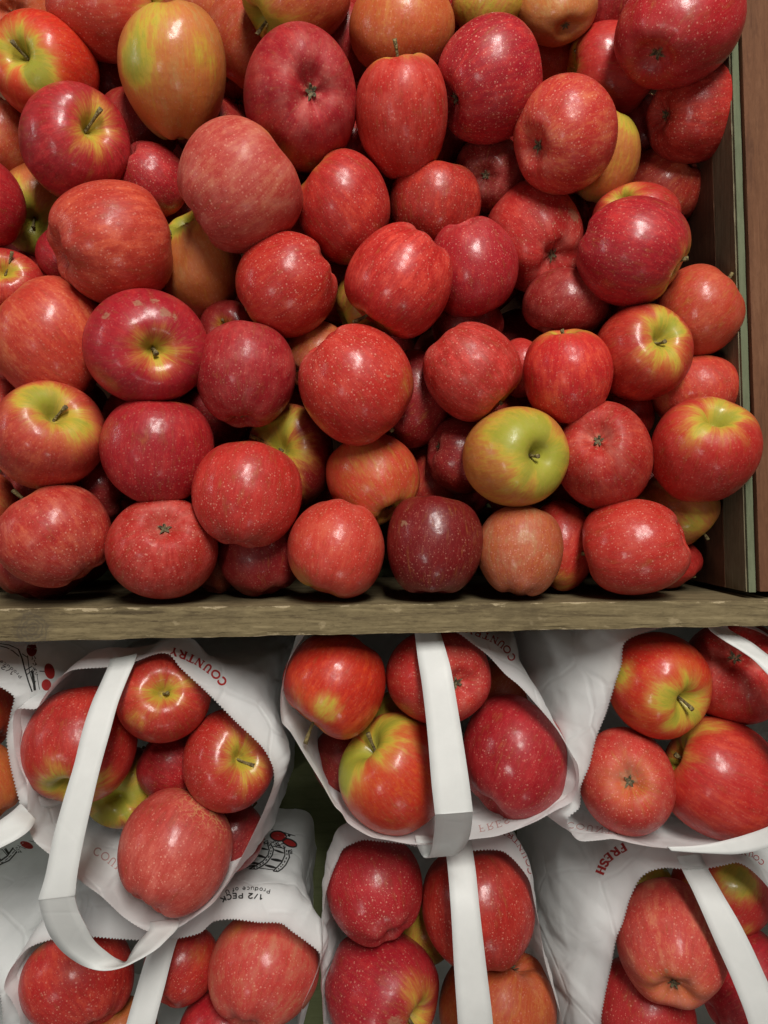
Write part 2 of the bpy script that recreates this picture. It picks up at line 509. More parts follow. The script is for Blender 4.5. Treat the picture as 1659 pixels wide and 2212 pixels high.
def settle(x, y, r, w0, tol=0.87):
    """sink an apple along its line of sight until it no longer cuts into those above it"""
    w = w0
    for _ in range(60):
        d = DIST - w
        c = unproj(x, y, w)
        R = r * d / FPX
        bad = False
        for (pc, pR, px, py, pr) in placed:
            if (c - pc).length < tol * (R + pR) and math.hypot(px - x, py - y) < 1.15 * (pr + r):
                bad = True
                break
        if not bad:
            break
        w -= 0.003
    return w

def make_apple(rec, w, quality='hi'):
    name = 'apple'
    x, y, rx, ry, palname, axis = rec['x'], rec['y'], rec['rx'], rec['ry'], rec['pal'], rec['axis']
    rng = np.random.RandomState((int(x * 7 + y * 13) + 5000) % 99991)
    r = math.sqrt(rx * ry)
    c = unproj(x, y, w)
    d = (Vector((0, 0, DIST)) - c).length
    scale_px = (DIST - w) / FPX            # metres per survey pixel at that depth
    B = view_basis(c)
    # stem axis in view space
    if axis[0] in 'sc':
        k = 0.86
        dx, dy = (axis[1] - x) / rx / k, -(axis[2] - y) / ry / k
        q = dx * dx + dy * dy
        a = Vector((dx, dy, math.sqrt(1 - q))) if q < 0.98 else Vector((dx, dy, 0.10)).normalized()
        if axis[0] == 'c': a = -a
    else:
        a = Vector(axis[1:]).normalized()
        if abs(a.z) > 0.30 and quality == 'hi' and not rec.get('keep'):
            a = Vector((a.x, a.y, 0)).normalized()
            a.z = math.copysign(rng.uniform(.1, .32), Vector(axis[1:]).z)
            a.normalize()
    if abs(a.z) > 0.98 and False: pass
    s = a.orthogonal().normalized()
    t = a.cross(s)
    Rv = Matrix((s, t, a)).transposed()    # local -> view
    ang = rng.uniform(0, 2 * math.pi)
    Rv = Rv @ Matrix.Rotation(ang, 3, 'Z')
    prof, nseg = PR[quality]
    nr = len(prof)
    phi = np.linspace(0, 2 * np.pi, nseg, endpoint=False)
    rho = prof[1:-1, 0][:, None]
    z = prof[1:-1, 1][:, None]
    rnd = rec.get('rnd', 0.5 if axis[0] == 'd' else 0.0)
    if rnd:
        tt = np.linspace(0, np.pi, nr)[1:-1][:, None]
        wgt = rnd * (1 - np.exp(-(rho / .30) ** 2))
        rho = rho * (1 - wgt) + np.maximum(rho, np.sin(tt) * 1.0) * wgt * 1.0 if False else rho
        zel = np.sign(z) * 0.93 * np.sqrt(np.clip(1 - rho ** 2, 0, 1))
        keepz = np.minimum(np.abs(zel), np.abs(z) * 1.35)
        z = z * (1 - wgt) + np.where(np.abs(z) < 1e-4, 0, np.sign(z) * keepz) * wgt
    h = rec.get('h', 1.03 + rng.uniform(-.05, .07))
    taper = rec.get('taper', rng.uniform(0.02, 0.09))
    ph = rng.uniform(0, 2 * np.pi, 4)
    lob = 0.020 * sstep(-z, 0.2, 0.85) * np.cos(5 * phi[None, :] + ph[0]) + 0.010 * sstep(z, 0.3, .9) * np.cos(5 * phi[None, :] + ph[0] + .4)
    lob = lob * (0.6 + 0.8 * rng.rand())
    rr = rho * (1 + lob * 0.7 + 0.022 * np.cos(phi[None, :] - ph[1]) + 0.016 * np.cos(2 * phi[None, :] - ph[2]) + 0.004 * np.cos(3 * phi[None, :] - ph[3]))
    rr = rr * (1 + taper * z)
    zz = z * h + 0.06 * rho * np.cos(phi[None, :] - ph[3]) * np.sign(z) * (np.abs(z) ** .5) + lob * 0.9 * np.sign(z)
    zz = zz + 0 * rr
    X = rr * np.cos(phi)[None, :]
    Y = rr * np.sin(phi)[None, :]
    top = np.array([[0, 0, prof[0, 1] * h]])
    bot = np.array([[0, 0, prof[-1, 1] * h]])
    V = np.vstack([top, np.stack([X, Y, zz], -1).reshape(-1, 3), bot])
    unit = V / np.maximum(np.linalg.norm(V, axis=1, keepdims=True), 1e-6)
    # ---- fit the outline seen from the front to the measured one
    M = np.array(Rv)
    Vv = V @ M.T
    lo, hi = Vv.min(0), Vv.max(0)
    ex, ey = (hi[0] - lo[0]) / 2, (hi[1] - lo[1]) / 2
    fx, fy = rx / r / ex, ry / r / ey
    S = np.diag([fx, fy, (fx * fy) ** .5])
    A = np.array(Rv).T @ S @ np.array(Rv)
    off = np.array([(lo[0] + hi[0]) / 2, (lo[1] + hi[1]) / 2, 0])
    offl = np.array(Rv).T @ off
    xf = lambda P: (P - offl) @ A.T
    V = xf(V)
    Rm = r * scale_px
    nring = nr - 2
    F = []
    for k in range(nseg):
        k2 = (k + 1) % nseg
        F.append((0, 1 + k, 1 + k2))
    for i in range(nring - 1):
        b0, b1 = 1 + i * nseg, 1 + (i + 1) * nseg
        for k in range(nseg):
            k2 = (k + 1) % nseg
            F.append((b0 + k, b1 + k, b1 + k2, b0 + k2))
    last = 1 + nring * nseg
    b0 = 1 + (nring - 1) * nseg
    for k in range(nseg):
        F.append((last, b0 + (k + 1) % nseg, b0 + k))
    mw = W4 @ Matrix.Translation(c) @ (B @ Rv).to_4x4() @ Matrix.Diagonal((Rm, Rm, Rm, 1))
    o = link_mesh(name, V, F, SKIN, None, True, mw)
    me = o.data
    n = len(V)
    # ---- colouring data
    P1, P2, dots, dust = PAL[palname]
    jit = lambda cc: [max(0.003, v * f) for v, f in zip(cc, np.array([1, 1, 1]) * rng.uniform(.88, 1.12) * np.array([1, rng.uniform(.8, 1.25), rng.uniform(.85, 1.15)]))] + [1]
    def pc(nm, cc):
        at = me.attributes.new(nm, 'FLOAT_COLOR', 'POINT')
        at.data.foreach_set('color', np.tile(np.array(cc, dtype=np.float32), n))
    pc('skin', jit(P1)); pc('skin_second', jit(P2))
    ripe = np.ones(n) * (rec.get('ripe', 0.95 if palname != 'gr' else 0.42))
    if palname in ('or', 'ru'): ripe -= 0.10
    phv = np.arctan2(unit[:, 1], unit[:, 0])
    th = np.arccos(np.clip(unit[:, 2], -1, 1))
    # stem cavity zone: angle measured from the stem on the body (inside the dimple counts as 0)
    rho_n = np.hypot(unit[:, 0], unit[:, 1])
    idx = np.concatenate([[0], np.repeat(np.arange(1, nr - 1), nseg), [nr - 1]]) / (nr - 1.0)
    g = rec.get('g', rng.uniform(0.1, 0.4))
    e0 = 0.08 + 0.22 * g
    wob = 0.05 * g * (np.sin(2 * phv + ph[0]) + np.sin(5 * phv + ph[1]) * .6 + np.sin(9 * phv + ph[2]) * .5) * 1.6
    ripe -= (0.65 + 0.55 * g) * (1 - sstep(idx + wob, e0 * 0.15, e0 * 1.75))
    ripe -= rec.get('cg', 0.0) * (1 - sstep(1 - idx + wob * .5, 0.08, 0.30))
    def px_dir(px, py):
        dx, dy = (px - x) / rx, -(py - y) / ry
        q = dx * dx + dy * dy
        dz = math.sqrt(max(0.0, 1 - q))
        v = np.array(Rv).T @ np.array([dx, dy, dz])
        return v / np.linalg.norm(v)
    ud = V / np.maximum(np.linalg.norm(V, axis=1, keepdims=True), 1e-6)
    for (px, py, size, strength) in rec.get('patch', ()):
        dd = np.arccos(np.clip(ud @ px_dir(px, py), -1, 1))
        ripe -= strength * (1 - sstep(dd, size * .25, size * 1.25))
    russ = 0.55 * (1 - sstep(1 - idx, 0.02, 0.10)) + 0.45 * (1 - sstep(idx, 0.03, 0.10)) * (1 if rng.rand() < .6 else 0)
    for (px, py, size) in rec.get('russ', ()):
        dd = np.arccos(np.clip(ud @ px_dir(px, py), -1, 1))
        russ = np.maximum(russ, 0.85 * (1 - sstep(dd, size * .3, size * 1.3)))
    lace = np.zeros(n)
    for (px, py, size) in rec.get('lace', ()):
        dd = np.arccos(np.clip(ud @ px_dir(px, py), -1, 1))
        lace = np.maximum(lace, 1 - sstep(dd, size * .4, size * 1.3))
    dustv = np.ones(n) * rec.get('dust', dust) + 0.45 * (1 - sstep(1 - idx, 0.10, 0.30))
    for nm, arr in (('ripe', ripe), ('russet', russ), ('lace', lace), ('dust', dustv),
                    ('dots', np.ones(n) * rec.get('dots', dots) * (0.55 + .6 * sstep(idx, .2, .85)))):
        at = me.attributes.new(nm, 'FLOAT', 'POINT')
        at.data.foreach_set('value', arr.astype(np.float32))
    sd = rng.uniform(-40, 40, 3)
    at = me.attributes.new('seed', 'FLOAT_VECTOR', 'POINT')
    at.data.foreach_set('vector', np.tile(sd.astype(np.float32), n))
    at = me.attributes.new('polar', 'FLOAT_VECTOR', 'POINT')
    pol = np.stack([np.cos(phv), np.sin(phv), idx * 1.1], -1).astype(np.float32)
    at.data.foreach_set('vector', pol.ravel())
    # ---- stem and calyx
    want_stem = rec.get('stem', axis[0] == 's' or (a.z > -0.25))
    want_cal = a.z < 0.35 and axis[0] != 's' and not rec.get('nocal')
    if want_stem:
        L = rec.get('sl', rng.uniform(.42, .62))
        lean = Vector((rng.uniform(-.16, .16), rng.uniform(-.16, .16), 0))
        if 'tip' in rec:      # stem tip seen at this picture position
            tv = Vector(((rec['tip'][0] - x) / r, -(rec['tip'][1] - y) / r, 0))
            base_v = Vector(M @ xf(np.array([[0, 0, prof[0, 1] * h]]))[0])
            tv.z = max(base_v.z, -0.3) + (0.25 if a.z > 0.3 else 0.05)
            tip = Vector(np.linalg.inv(A) @ (M.T @ np.array(tv))) + Vector(offl)
        else:
            tip = Vector((lean.x, lean.y, prof[0, 1] * h + L))
        b = Vector((0, 0, prof[0, 1] * h - 0.03))
        mid = b.lerp(tip, .5) + Vector((lean.y * .25, -lean.x * .25, 0.03))
        path = []
        for i in range(9):
            f = i / 8
            path.append((b * (1 - f) ** 2 + mid * 2 * f * (1 - f) + tip * f * f))
        rad = [0.040, .034, .030, .028, .028, .030, .034, .043, .045]
        SV, SF = tube(path, rad, 9)
        SV = xf(np.array([tuple(v) for v in SV]))
        link_mesh('stem', SV, SF, STEM, o)
    if want_cal:
        CV, CF = [], []
        zb = prof[-1, 1] * h
        m0 = 14
        CV.append((0, 0, zb - 0.004))
        for k in range(m0):
            an = 2 * math.pi * k / m0
            CV.append((0.055 * math.cos(an), 0.055 * math.sin(an), zb - 0.012))
        for k in range(m0):
            CF.append((0, 1 + (k + 1) % m0, 1 + k))
        for q in range(5):
            an = 2 * math.pi * (q + rng.uniform(-.15, .15)) / 5
            ca, sa = math.cos(an), math.sin(an)
            ln = rng.uniform(.10, .16)
            wd = 0.030
            base_i = len(CV)
            for f, ww, up in ((.03, .8, .012), (.055, 1.0, .035), (.085, .75, .06), (ln, .06, .045 + rng.uniform(-.02, .04))):
                for sgn in (-1, 1):
                    CV.append((ca * f - sa * wd * ww * sgn, sa * f + ca * wd * ww * sgn, zb - up))
            for i in range(3):
                i0 = base_i + 2 * i
                CF.append((i0, i0 + 1, i0 + 3, i0 + 2))
        CVx = xf(np.array(CV))
        link_mesh('calyx', CVx, CF, CALYX, o, smooth=False)
    tag(o, rec['label'], 'apple', rec['group'])
    return o

CR = 'loose apples heaped in the wooden crate'
S = lambda x, y: ('s', x, y)
C = lambda x, y: ('c', x, y)
D = lambda a, b, c: ('d', a, b, c)
CRATE_APPLES = [
 # x, y, rx, ry, layer, skin, axis, label, options
 (40, 22, 86, 84, 3, 'or', C(32, 32), 'dull brownish apple showing its calyx at the top left corner of the crate', dict(dust=.5)),
 (98, 149, 110, 107, 1, 'br', S(46, 128), 'shiny red apple with yellow patch below its stem near the top left corner', dict(g=.55, patch=[(92, 162, .42, .85), (60, 95, .3, .4)], tip=(36, 112))),
 (238, 12, 128, 110, 1.2, 'sa', S(338, -10), 'large orange red apple with a thick green stem end beside the yellow pear-like apple', dict(g=.4, patch=[(312, 20, .3, .6)], tip=(316, 38))),
 (373, 157, 113, 134, 0, 'gr', D(-.14, .97, -.05), 'tall yellow green apple blushed orange, shaped like a pear, near the top', dict(nocal=1, taper=.13, rnd=.8, h=1.1, ripe=.58, patch=[(298, 150, .5, .7), (330, 60, .5, .4), (430, 110, .35, .25)], stem=False)),
 (415, 18, 90, 84, 3, 'or', D(.2, .5, -.8), 'orange brown apple behind the yellow green pear-shaped apple at the top edge', {}),
 (548, 80, 104, 106, 2, 'or', D(-.3, -.4, -.8), 'dusty orange red apple half hidden above the big apple with facing calyx', dict(dust=.5)),
 (640, -5, 118, 102, 1, 'or', S(562, 42), 'orange apple with green hollow and short stem cut by the top edge', dict(g=.75, patch=[(590, 60, .4, .6)], tip=(556, 66))),
 (649, 217, 122, 143, 0, 'cr', C(669, 196), 'big crimson apple whose star-shaped calyx faces straight out near the top', dict(dust=.35, dots=.35)),
 (868, 60, 114, 90, 1.5, 'or', D(.1, .6, -.7), 'orange tan apple cut by the top edge above the tall stemmed red apple', dict(ripe=.85)),
 (867, 255, 100, 120, 0, 'rd', D(-.08, .97, .12), 'tall red apple with its stem pointing straight up below the orange tan apple', dict(tip=(853, 110), stem=True, sl=.7, taper=.10, h=1.2, dust=.3)),
 (1055, 8, 78, 64, 2.2, 'gr', D(.3, .6, -.6), 'yellow green apple cut off by the top edge behind a dotted crimson apple', dict(ripe=.30)),
 (1203, 20, 86, 70, 2.1, 'gr', C(1222, 54), 'olive and orange apple showing its stem end at the top edge', dict(ripe=.62)),
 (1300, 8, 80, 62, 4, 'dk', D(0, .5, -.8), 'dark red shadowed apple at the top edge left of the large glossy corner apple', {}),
 (1055, 175, 115, 124, 0, 'cr', C(972, 203), 'crimson apple thick with pale dots and a deep hollow on its left side', dict(dots=1.0)),
 (1192, 140, 70, 66, 3, 'or', D(-.1, .6, -.7), 'small visible piece of an orange red apple between two apples, left of a green-hollowed one', {}),
 (1318, 155, 98, 96, 2, 'rd', S(1240, 140), 'shaded reddish orange apple whose green stem hollow faces left', dict(g=.5, tip=(1248, 104), dots=.3)),
 (1466, 55, 134, 120, 0, 'cr', C(1421, 98), 'large deep pink apple with its calyx facing down at the top right corner', dict(dots=.7)),
 (1500, 246, 99, 99, 1, 'rd', C(1432, 238), 'red orange apple with a hollow on its left, touching the green edge strip', dict(dots=.8)),
 (1220, 293, 110, 118, -.2, 'sa', C(1158, 308), 'pinkish red speckled apple with its dark calyx on the left, upper right area', dict(dots=1.0)),
 (1300, 336, 80, 102, 1, 'gr', D(.35, .85, .0), 'yellow green apple peeping out behind the speckled pinkish apple', dict(ripe=.5, patch=[(1350, 270, .5, .5)], stem=False)),
 (1425, 408, 92, 84, 1.2, 'sa', D(-.5, -.5, -.6), 'pink red dotted apple lying by the dark side wall above a dark crimson apple', dict(dots=.9)),
 (1374, 462, 92, 64, 1.1, 'rd', S(1340, 428), 'flat slice of red apple with pale green stem hollow above the dark crimson apple', dict(g=.5, stem=False)),
 (1366, 545, 119, 114, 0, 'cr', D(.80, -.42, .10), 'large dark crimson apple with a stem at its lower right edge by the side wall', dict(tip=(1478, 568), stem=True, g=.5, patch=[(1462, 590, .25, .6)])),
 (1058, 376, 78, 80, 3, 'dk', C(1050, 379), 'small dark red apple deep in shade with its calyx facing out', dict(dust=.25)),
 (940, 442, 99, 86, 1.6, 'rd', D(.05, .92, -.1), 'red dotted apple with a dimple in its top edge at upper centre', dict(rnd=0, dots=.85, stem=False)),
 (742, 450, 101, 116, 1.5, 'rd', D(-.68, .66, .06), 'smooth red apple tucked behind the big dusty pink apple, stem end up left', dict(tip=(672, 355), stem=False, g=.45)),
 (521, 404, 135, 137, -.5, 'pk', C(428, 478), 'biggest dusty pink apple with a flattened calyx end at lower left', dict(dots=.8, dust=.6, h=1.0)),
 (1151, 512, 105, 116, .7, 'rd', C(1196, 553), 'red apple with tan russet patch on its shoulder and calyx at lower right', dict(dots=.8, russ=[(1234, 470, .20), (1190, 487, .07)], dust=.3)),
 (1212, 478, 60, 68, 3, 'dk', D(.3, .5, -.7), 'thin sliver of dark red apple right of the russet-shouldered apple', {}),
 (860, 608, 117, 121, 0, 'bp', S(795, 700), 'bright red apple with its stem pointing down left in the middle of the crate', dict(tip=(762, 694), g=.3, dots=.7, patch=[(835, 715, .25, .35)])),
 (1022, 578, 97, 104, .2, 'cr', D(.1, -.5, -.8), 'smooth round crimson apple right of the bright red apple with stem down', dict(dots=.75)),
 (620, 617, 109, 111, .6, 'rd', D(-.45, -.3, -.8), 'rounded red apple with orange dots below the biggest pink apple', dict(dots=.9)),
 (240, 527, 129, 130, 0, 'sa', C(136, 556), 'large salmon red apple with a pinched calyx hollow on its left edge', dict(dots=.7, g=.2)),
 (164, 310, 112, 118, 0, 'cr', S(206, 268), 'glossy crimson apple with a short dark stem in its hollow, left side', dict(tip=(212, 236), g=.35, dots=.35)),
 (332, 392, 78, 78, 2, 'cr', D(.3, -.3, -.8), 'deep crimson apple in a gap left of the biggest dusty pink apple', dict(dots=.8)),
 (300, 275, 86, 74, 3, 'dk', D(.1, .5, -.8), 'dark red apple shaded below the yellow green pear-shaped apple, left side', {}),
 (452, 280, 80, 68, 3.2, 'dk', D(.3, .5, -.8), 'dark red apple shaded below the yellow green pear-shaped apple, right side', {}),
 (432, 574, 90, 116, 1.2, 'gr', D(-.42, .86, .22), 'orange olive apple with a bright green stem end wedged between two large apples', dict(ripe=.62, patch=[(388, 482, .45, .7)], stem=True, sl=.3)),
 (-42, 438, 90, 98, 1, 'cr', D(-.5, .2, .5), 'edge of a dark crimson apple cut by the left side above a stout stem', dict(dots=.4)),
 (84, 456, 82, 98, 2, 'or', S(70, 482), 'yellowish red apple with its stem hollow facing out in a shaded gap at left', dict(g=.6, tip=(73, 490), ripe=.75)),
 (8, 300, 62, 80, 3, 'or', D(-.2, -.6, .3), 'dull brown red apple in shade at the left edge under the yellow patched apple', dict(dust=.4)),
 (150, 552, 68, 66, 2.4, 'cr', D(-.3, .3, -.8), 'piece of crimson apple behind the large salmon apple at left', {}),
 (10, 612, 82, 72, 1.4, 'rd', S(8, 584), 'red apple at the left edge with a stout upright stem', dict(tip=(24, 546), g=.35, dots=.7)),
 (112, 740, 120, 139, .5, 'sa', D(-.55, .5, -.5), 'very large salmon red apple leaning on the left edge, lower middle', dict(dots=.5)),
 (317, 750, 130, 122, -.3, 'cr', S(335, 757), 'crimson apple with a bright lime stem hollow facing out and tan scars on top', dict(g=.25, dots=.45, tip=(336, 762), russ=[(352, 684, .12), (370, 692, .08), (240, 697, .12), (300, 668, .10), (330, 662, .09)], sl=.3, patch=[(340, 795, .2, .3)])),
 (531, 811, 107, 114, .4, 'cr', D(.05, .80, -.6), 'dull crimson apple with a dimpled underside right of the lime-hollowed apple', dict(dots=.6, dust=.3)),
 (496, 712, 64, 62, 2.6, 'dk', S(480, 706), 'small red apple with stem tip showing behind the dull crimson apple', dict(tip=(481, 692), g=.2, sl=.7)),
 (684, 766, 82, 74, 2.2, 'or', C(640, 805), 'olive brown apple in a gap left of the flecked red apple at centre', dict(ripe=.75, dust=.4)),
 (770, 833, 124, 129, 0, 'rd', D(.5, -.55, -.65), 'large red apple with pale flecks scraped on its right cheek, lower centre', dict(dots=.9, patch=[(878, 830, .4, .25)], russ=[(828, 815, .07), (822, 840, .06), (836, 800, .04)])),
 (790, 660, 66, 72, 2.8, 'gr', D(-.5, -.3, .5), 'greenish apple mostly hidden behind the bright red apple with stem down', dict(ripe=.35, stem=False)),
 (896, 862, 76, 106, 2, 'dk', D(.4, .3, -.8), 'shaded red apple right of the flecked large apple', dict(dots=.7)),
 (1020, 804, 107, 107, .4, 'rd', S(1088, 878), 'red apple with stem end down right above the lime yellow apple', dict(tip=(1084, 874), g=.4, dots=.85, dust=.3)),
 (1226, 813, 95, 101, 0, 'bp', D(-.06, .80, .60), 'bright red round apple with a tall upright stem right of centre', dict(tip=(1214, 714), stem=True, g=.42, dots=.7, sl=.8)),
 (1386, 763, 104, 103, .4, 'rd', S(1430, 735), 'orange red apple with green stem hollow facing upper right', dict(g=.6, tip=(1432, 742), dots=.5, patch=[(1460, 710, .25, .5)], sl=.35)),
 (1222, 655, 93, 74, 2.2, 'dk', D(.2, .4, -.85), 'dull dark red apple in shade above the bright red stemmed apple', dict(dots=.6, dust=.3)),
 (1510, 672, 91, 98, 1, 'sa', D(.4, .3, -.8), 'orange salmon apple resting against the grey slat, right side', dict(ripe=.8, dots=.4)),
 (1128, 795, 58, 64, 3, 'rd', D(.3, .3, -.8), 'small piece of red apple between two apples left of the tall-stemmed red one', {}),
 (1500, 846, 94, 78, 1.6, 'sa', D(-.1, .4, -.9), 'salmon apple behind the green-topped apple in the right corner', dict(dots=.6)),
 (1522, 971, 113, 114, 0, 'rd', S(1545, 898), 'red apple with a wide lime green hollow on top overlapping the green strip', dict(g=.6, dots=.6, stem=False, patch=[(1570, 895, .3, .5)])),
 (1113, 987, 114, 108, 0, 'gr', S(1166, 985), 'lime yellow apple with its stem hollow facing right in the lower crate', dict(g=.7, ripe=.50, tip=(1160, 986), sl=.3, patch=[(1100, 920, .7, .35)], russ=[(1060, 932, .06)])),
 (1303, 985, 103, 118, .8, 'rd', C(1291, 950), 'soft red apple with a green brown calyx facing out beside the lime apple', dict(dots=.5, dust=.3)),
 (992, 985, 70, 84, 2, 'dk', C(940, 965), 'small dark maroon apple with a side dimple left of the lime apple', dict(dots=.8)),
 (805, 1037, 102, 100, .6, 'rd', C(842, 1106), 'orange brown apple with its calyx at the bottom, lower centre', dict(ripe=.72, dots=.5, cg=.4, patch=[(790, 990, .6, .15)])),
 (930, 1040, 58, 72, 3, 'sa', D(.2, .4, -.8), 'sliver of red apple between the orange brown one and the maroon ones', {}),
 (628, 985, 94, 112, 1.5, 'dk', S(606, 965), 'dark red apple with a long thin stem and lime hollow in shade', dict(g=.8, tip=(545, 944), dots=.6, sl=.8)),
 (535, 1070, 118, 115, 0, 'rd', D(.1, .6, -.7), 'plump red dotted apple tapering downwards in the second row from the rail', dict(dots=.9, dust=.15)),
 (341, 976, 119, 112, .3, 'cr', D(.05, .82, .58), 'glossy crimson apple with a deep stem hollow under the lime-hollowed apple', dict(g=.25, dots=.55, tip=(362, 872), stem=True)),
 (106, 941, 117, 117, 0, 'sa', S(122, 890), 'red apple with a broad yellow green crown and stem at the left edge', dict(g=.5, tip=(138, 880), patch=[(70, 862, .5, .6), (180, 925, .35, .5)], dots=.6, sl=.35)),
 (117, 1157, 119, 113, .2, 'sa', D(-.2, .3, -.9), 'salmon red frosted apple at the left end of the row on the rail', dict(dots=1.0, dust=.35)),
 (351, 1183, 118, 111, .4, 'rd', C(353, 1138), 'soft red apple on the rail with a small star calyx facing out', dict(dots=.8, dust=.3)),
 (562, 1200, 93, 88, 1.3, 'dk', D(-.2, .75, -.5), 'dark crimson apple on the rail tucked under the plump dotted apple', dict(dots=.5)),
 (726, 1186, 105, 107, .2, 'sa', D(-.25, -.85, .15), 'salmon apple on the rail with a greenish lower left end', dict(dots=.8, patch=[(650, 1250, .5, .4)], stem=False)),
 (940, 1178, 104, 105, .4, 'ma', D(.05, .92, -.1), 'very dark maroon apple on the rail, the darkest in the crate', dict(rnd=0, dots=.55, stem=False, h=1.1, russ=[(880, 1135, .10)])),
 (1122, 1191, 93, 97, .3, 'ru', D(.1, .96, -.2), 'small squarish tan pink apple on the rail with russet specks', dict(dots=1.0, ripe=.85, stem=False, h=1.15)),
 (1212, 1178, 74, 98, 1.6, 'rd', D(.2, .3, -.9), 'red and orange apple half hidden right of the squarish tan apple', dict(patch=[(1210, 1260, .5, .5)], dots=.5)),
 (1374, 1181, 112, 104, .2, 'rd', C(1470, 1160), 'smooth red apple on the rail with a creased hollow on its right edge', dict(dots=.9, dust=.2)),
 (1462, 1098, 87, 84, 1.5, 'gr', D(.4, -.4, -.6), 'olive green and orange apple in the lower right corner beneath a red one', dict(ripe=.55, patch=[(1500, 1130, .4, .4)])),
 (1440, 1215, 73, 56, 2.2, 'rd', D(.3, -.3, -.8), 'small red apple showing at the lower right corner of the crate floor', dict(dots=.5)),
 (92, 1206, 98, 92, 1.6, 'dk', D(.1, .3, -.9), 'shaded red apple beneath the frosted salmon apple at the left end of the rail', dict(dots=.4)),
 (-36, 1085, 66, 68, 2, 'or', D(-.3, .3, .5), 'edge of an orange apple at the left side between two salmon apples', {}),
 (756, 330, 62, 66, 3, 'rd', D(.2, .3, -.9), 'bit of red apple between the facing-calyx apple and the tall stemmed apple', {}),
 (1010, 700, 78, 64, 3, 'dk', D(.1, .3, -.9), 'shaded red apple beneath the smooth round crimson apple at centre', {}),
 (745, 95, 60, 80, 3.4, 'dk', D(.1, .3, -.9), 'shaded red apple in the gap below the orange apples at the top edge', {}),
 (1380, 275, 60, 66, 4, 'dk', D(.1, .3, -.9), 'dark apple in the deep gap left of the red orange apple by the strip', {}),
 (470, 1222, 50, 60, 3, 'ru', D(.1, .3, -.9), 'sliver of brownish apple between two apples standing on the rail, left of centre', {}),
]

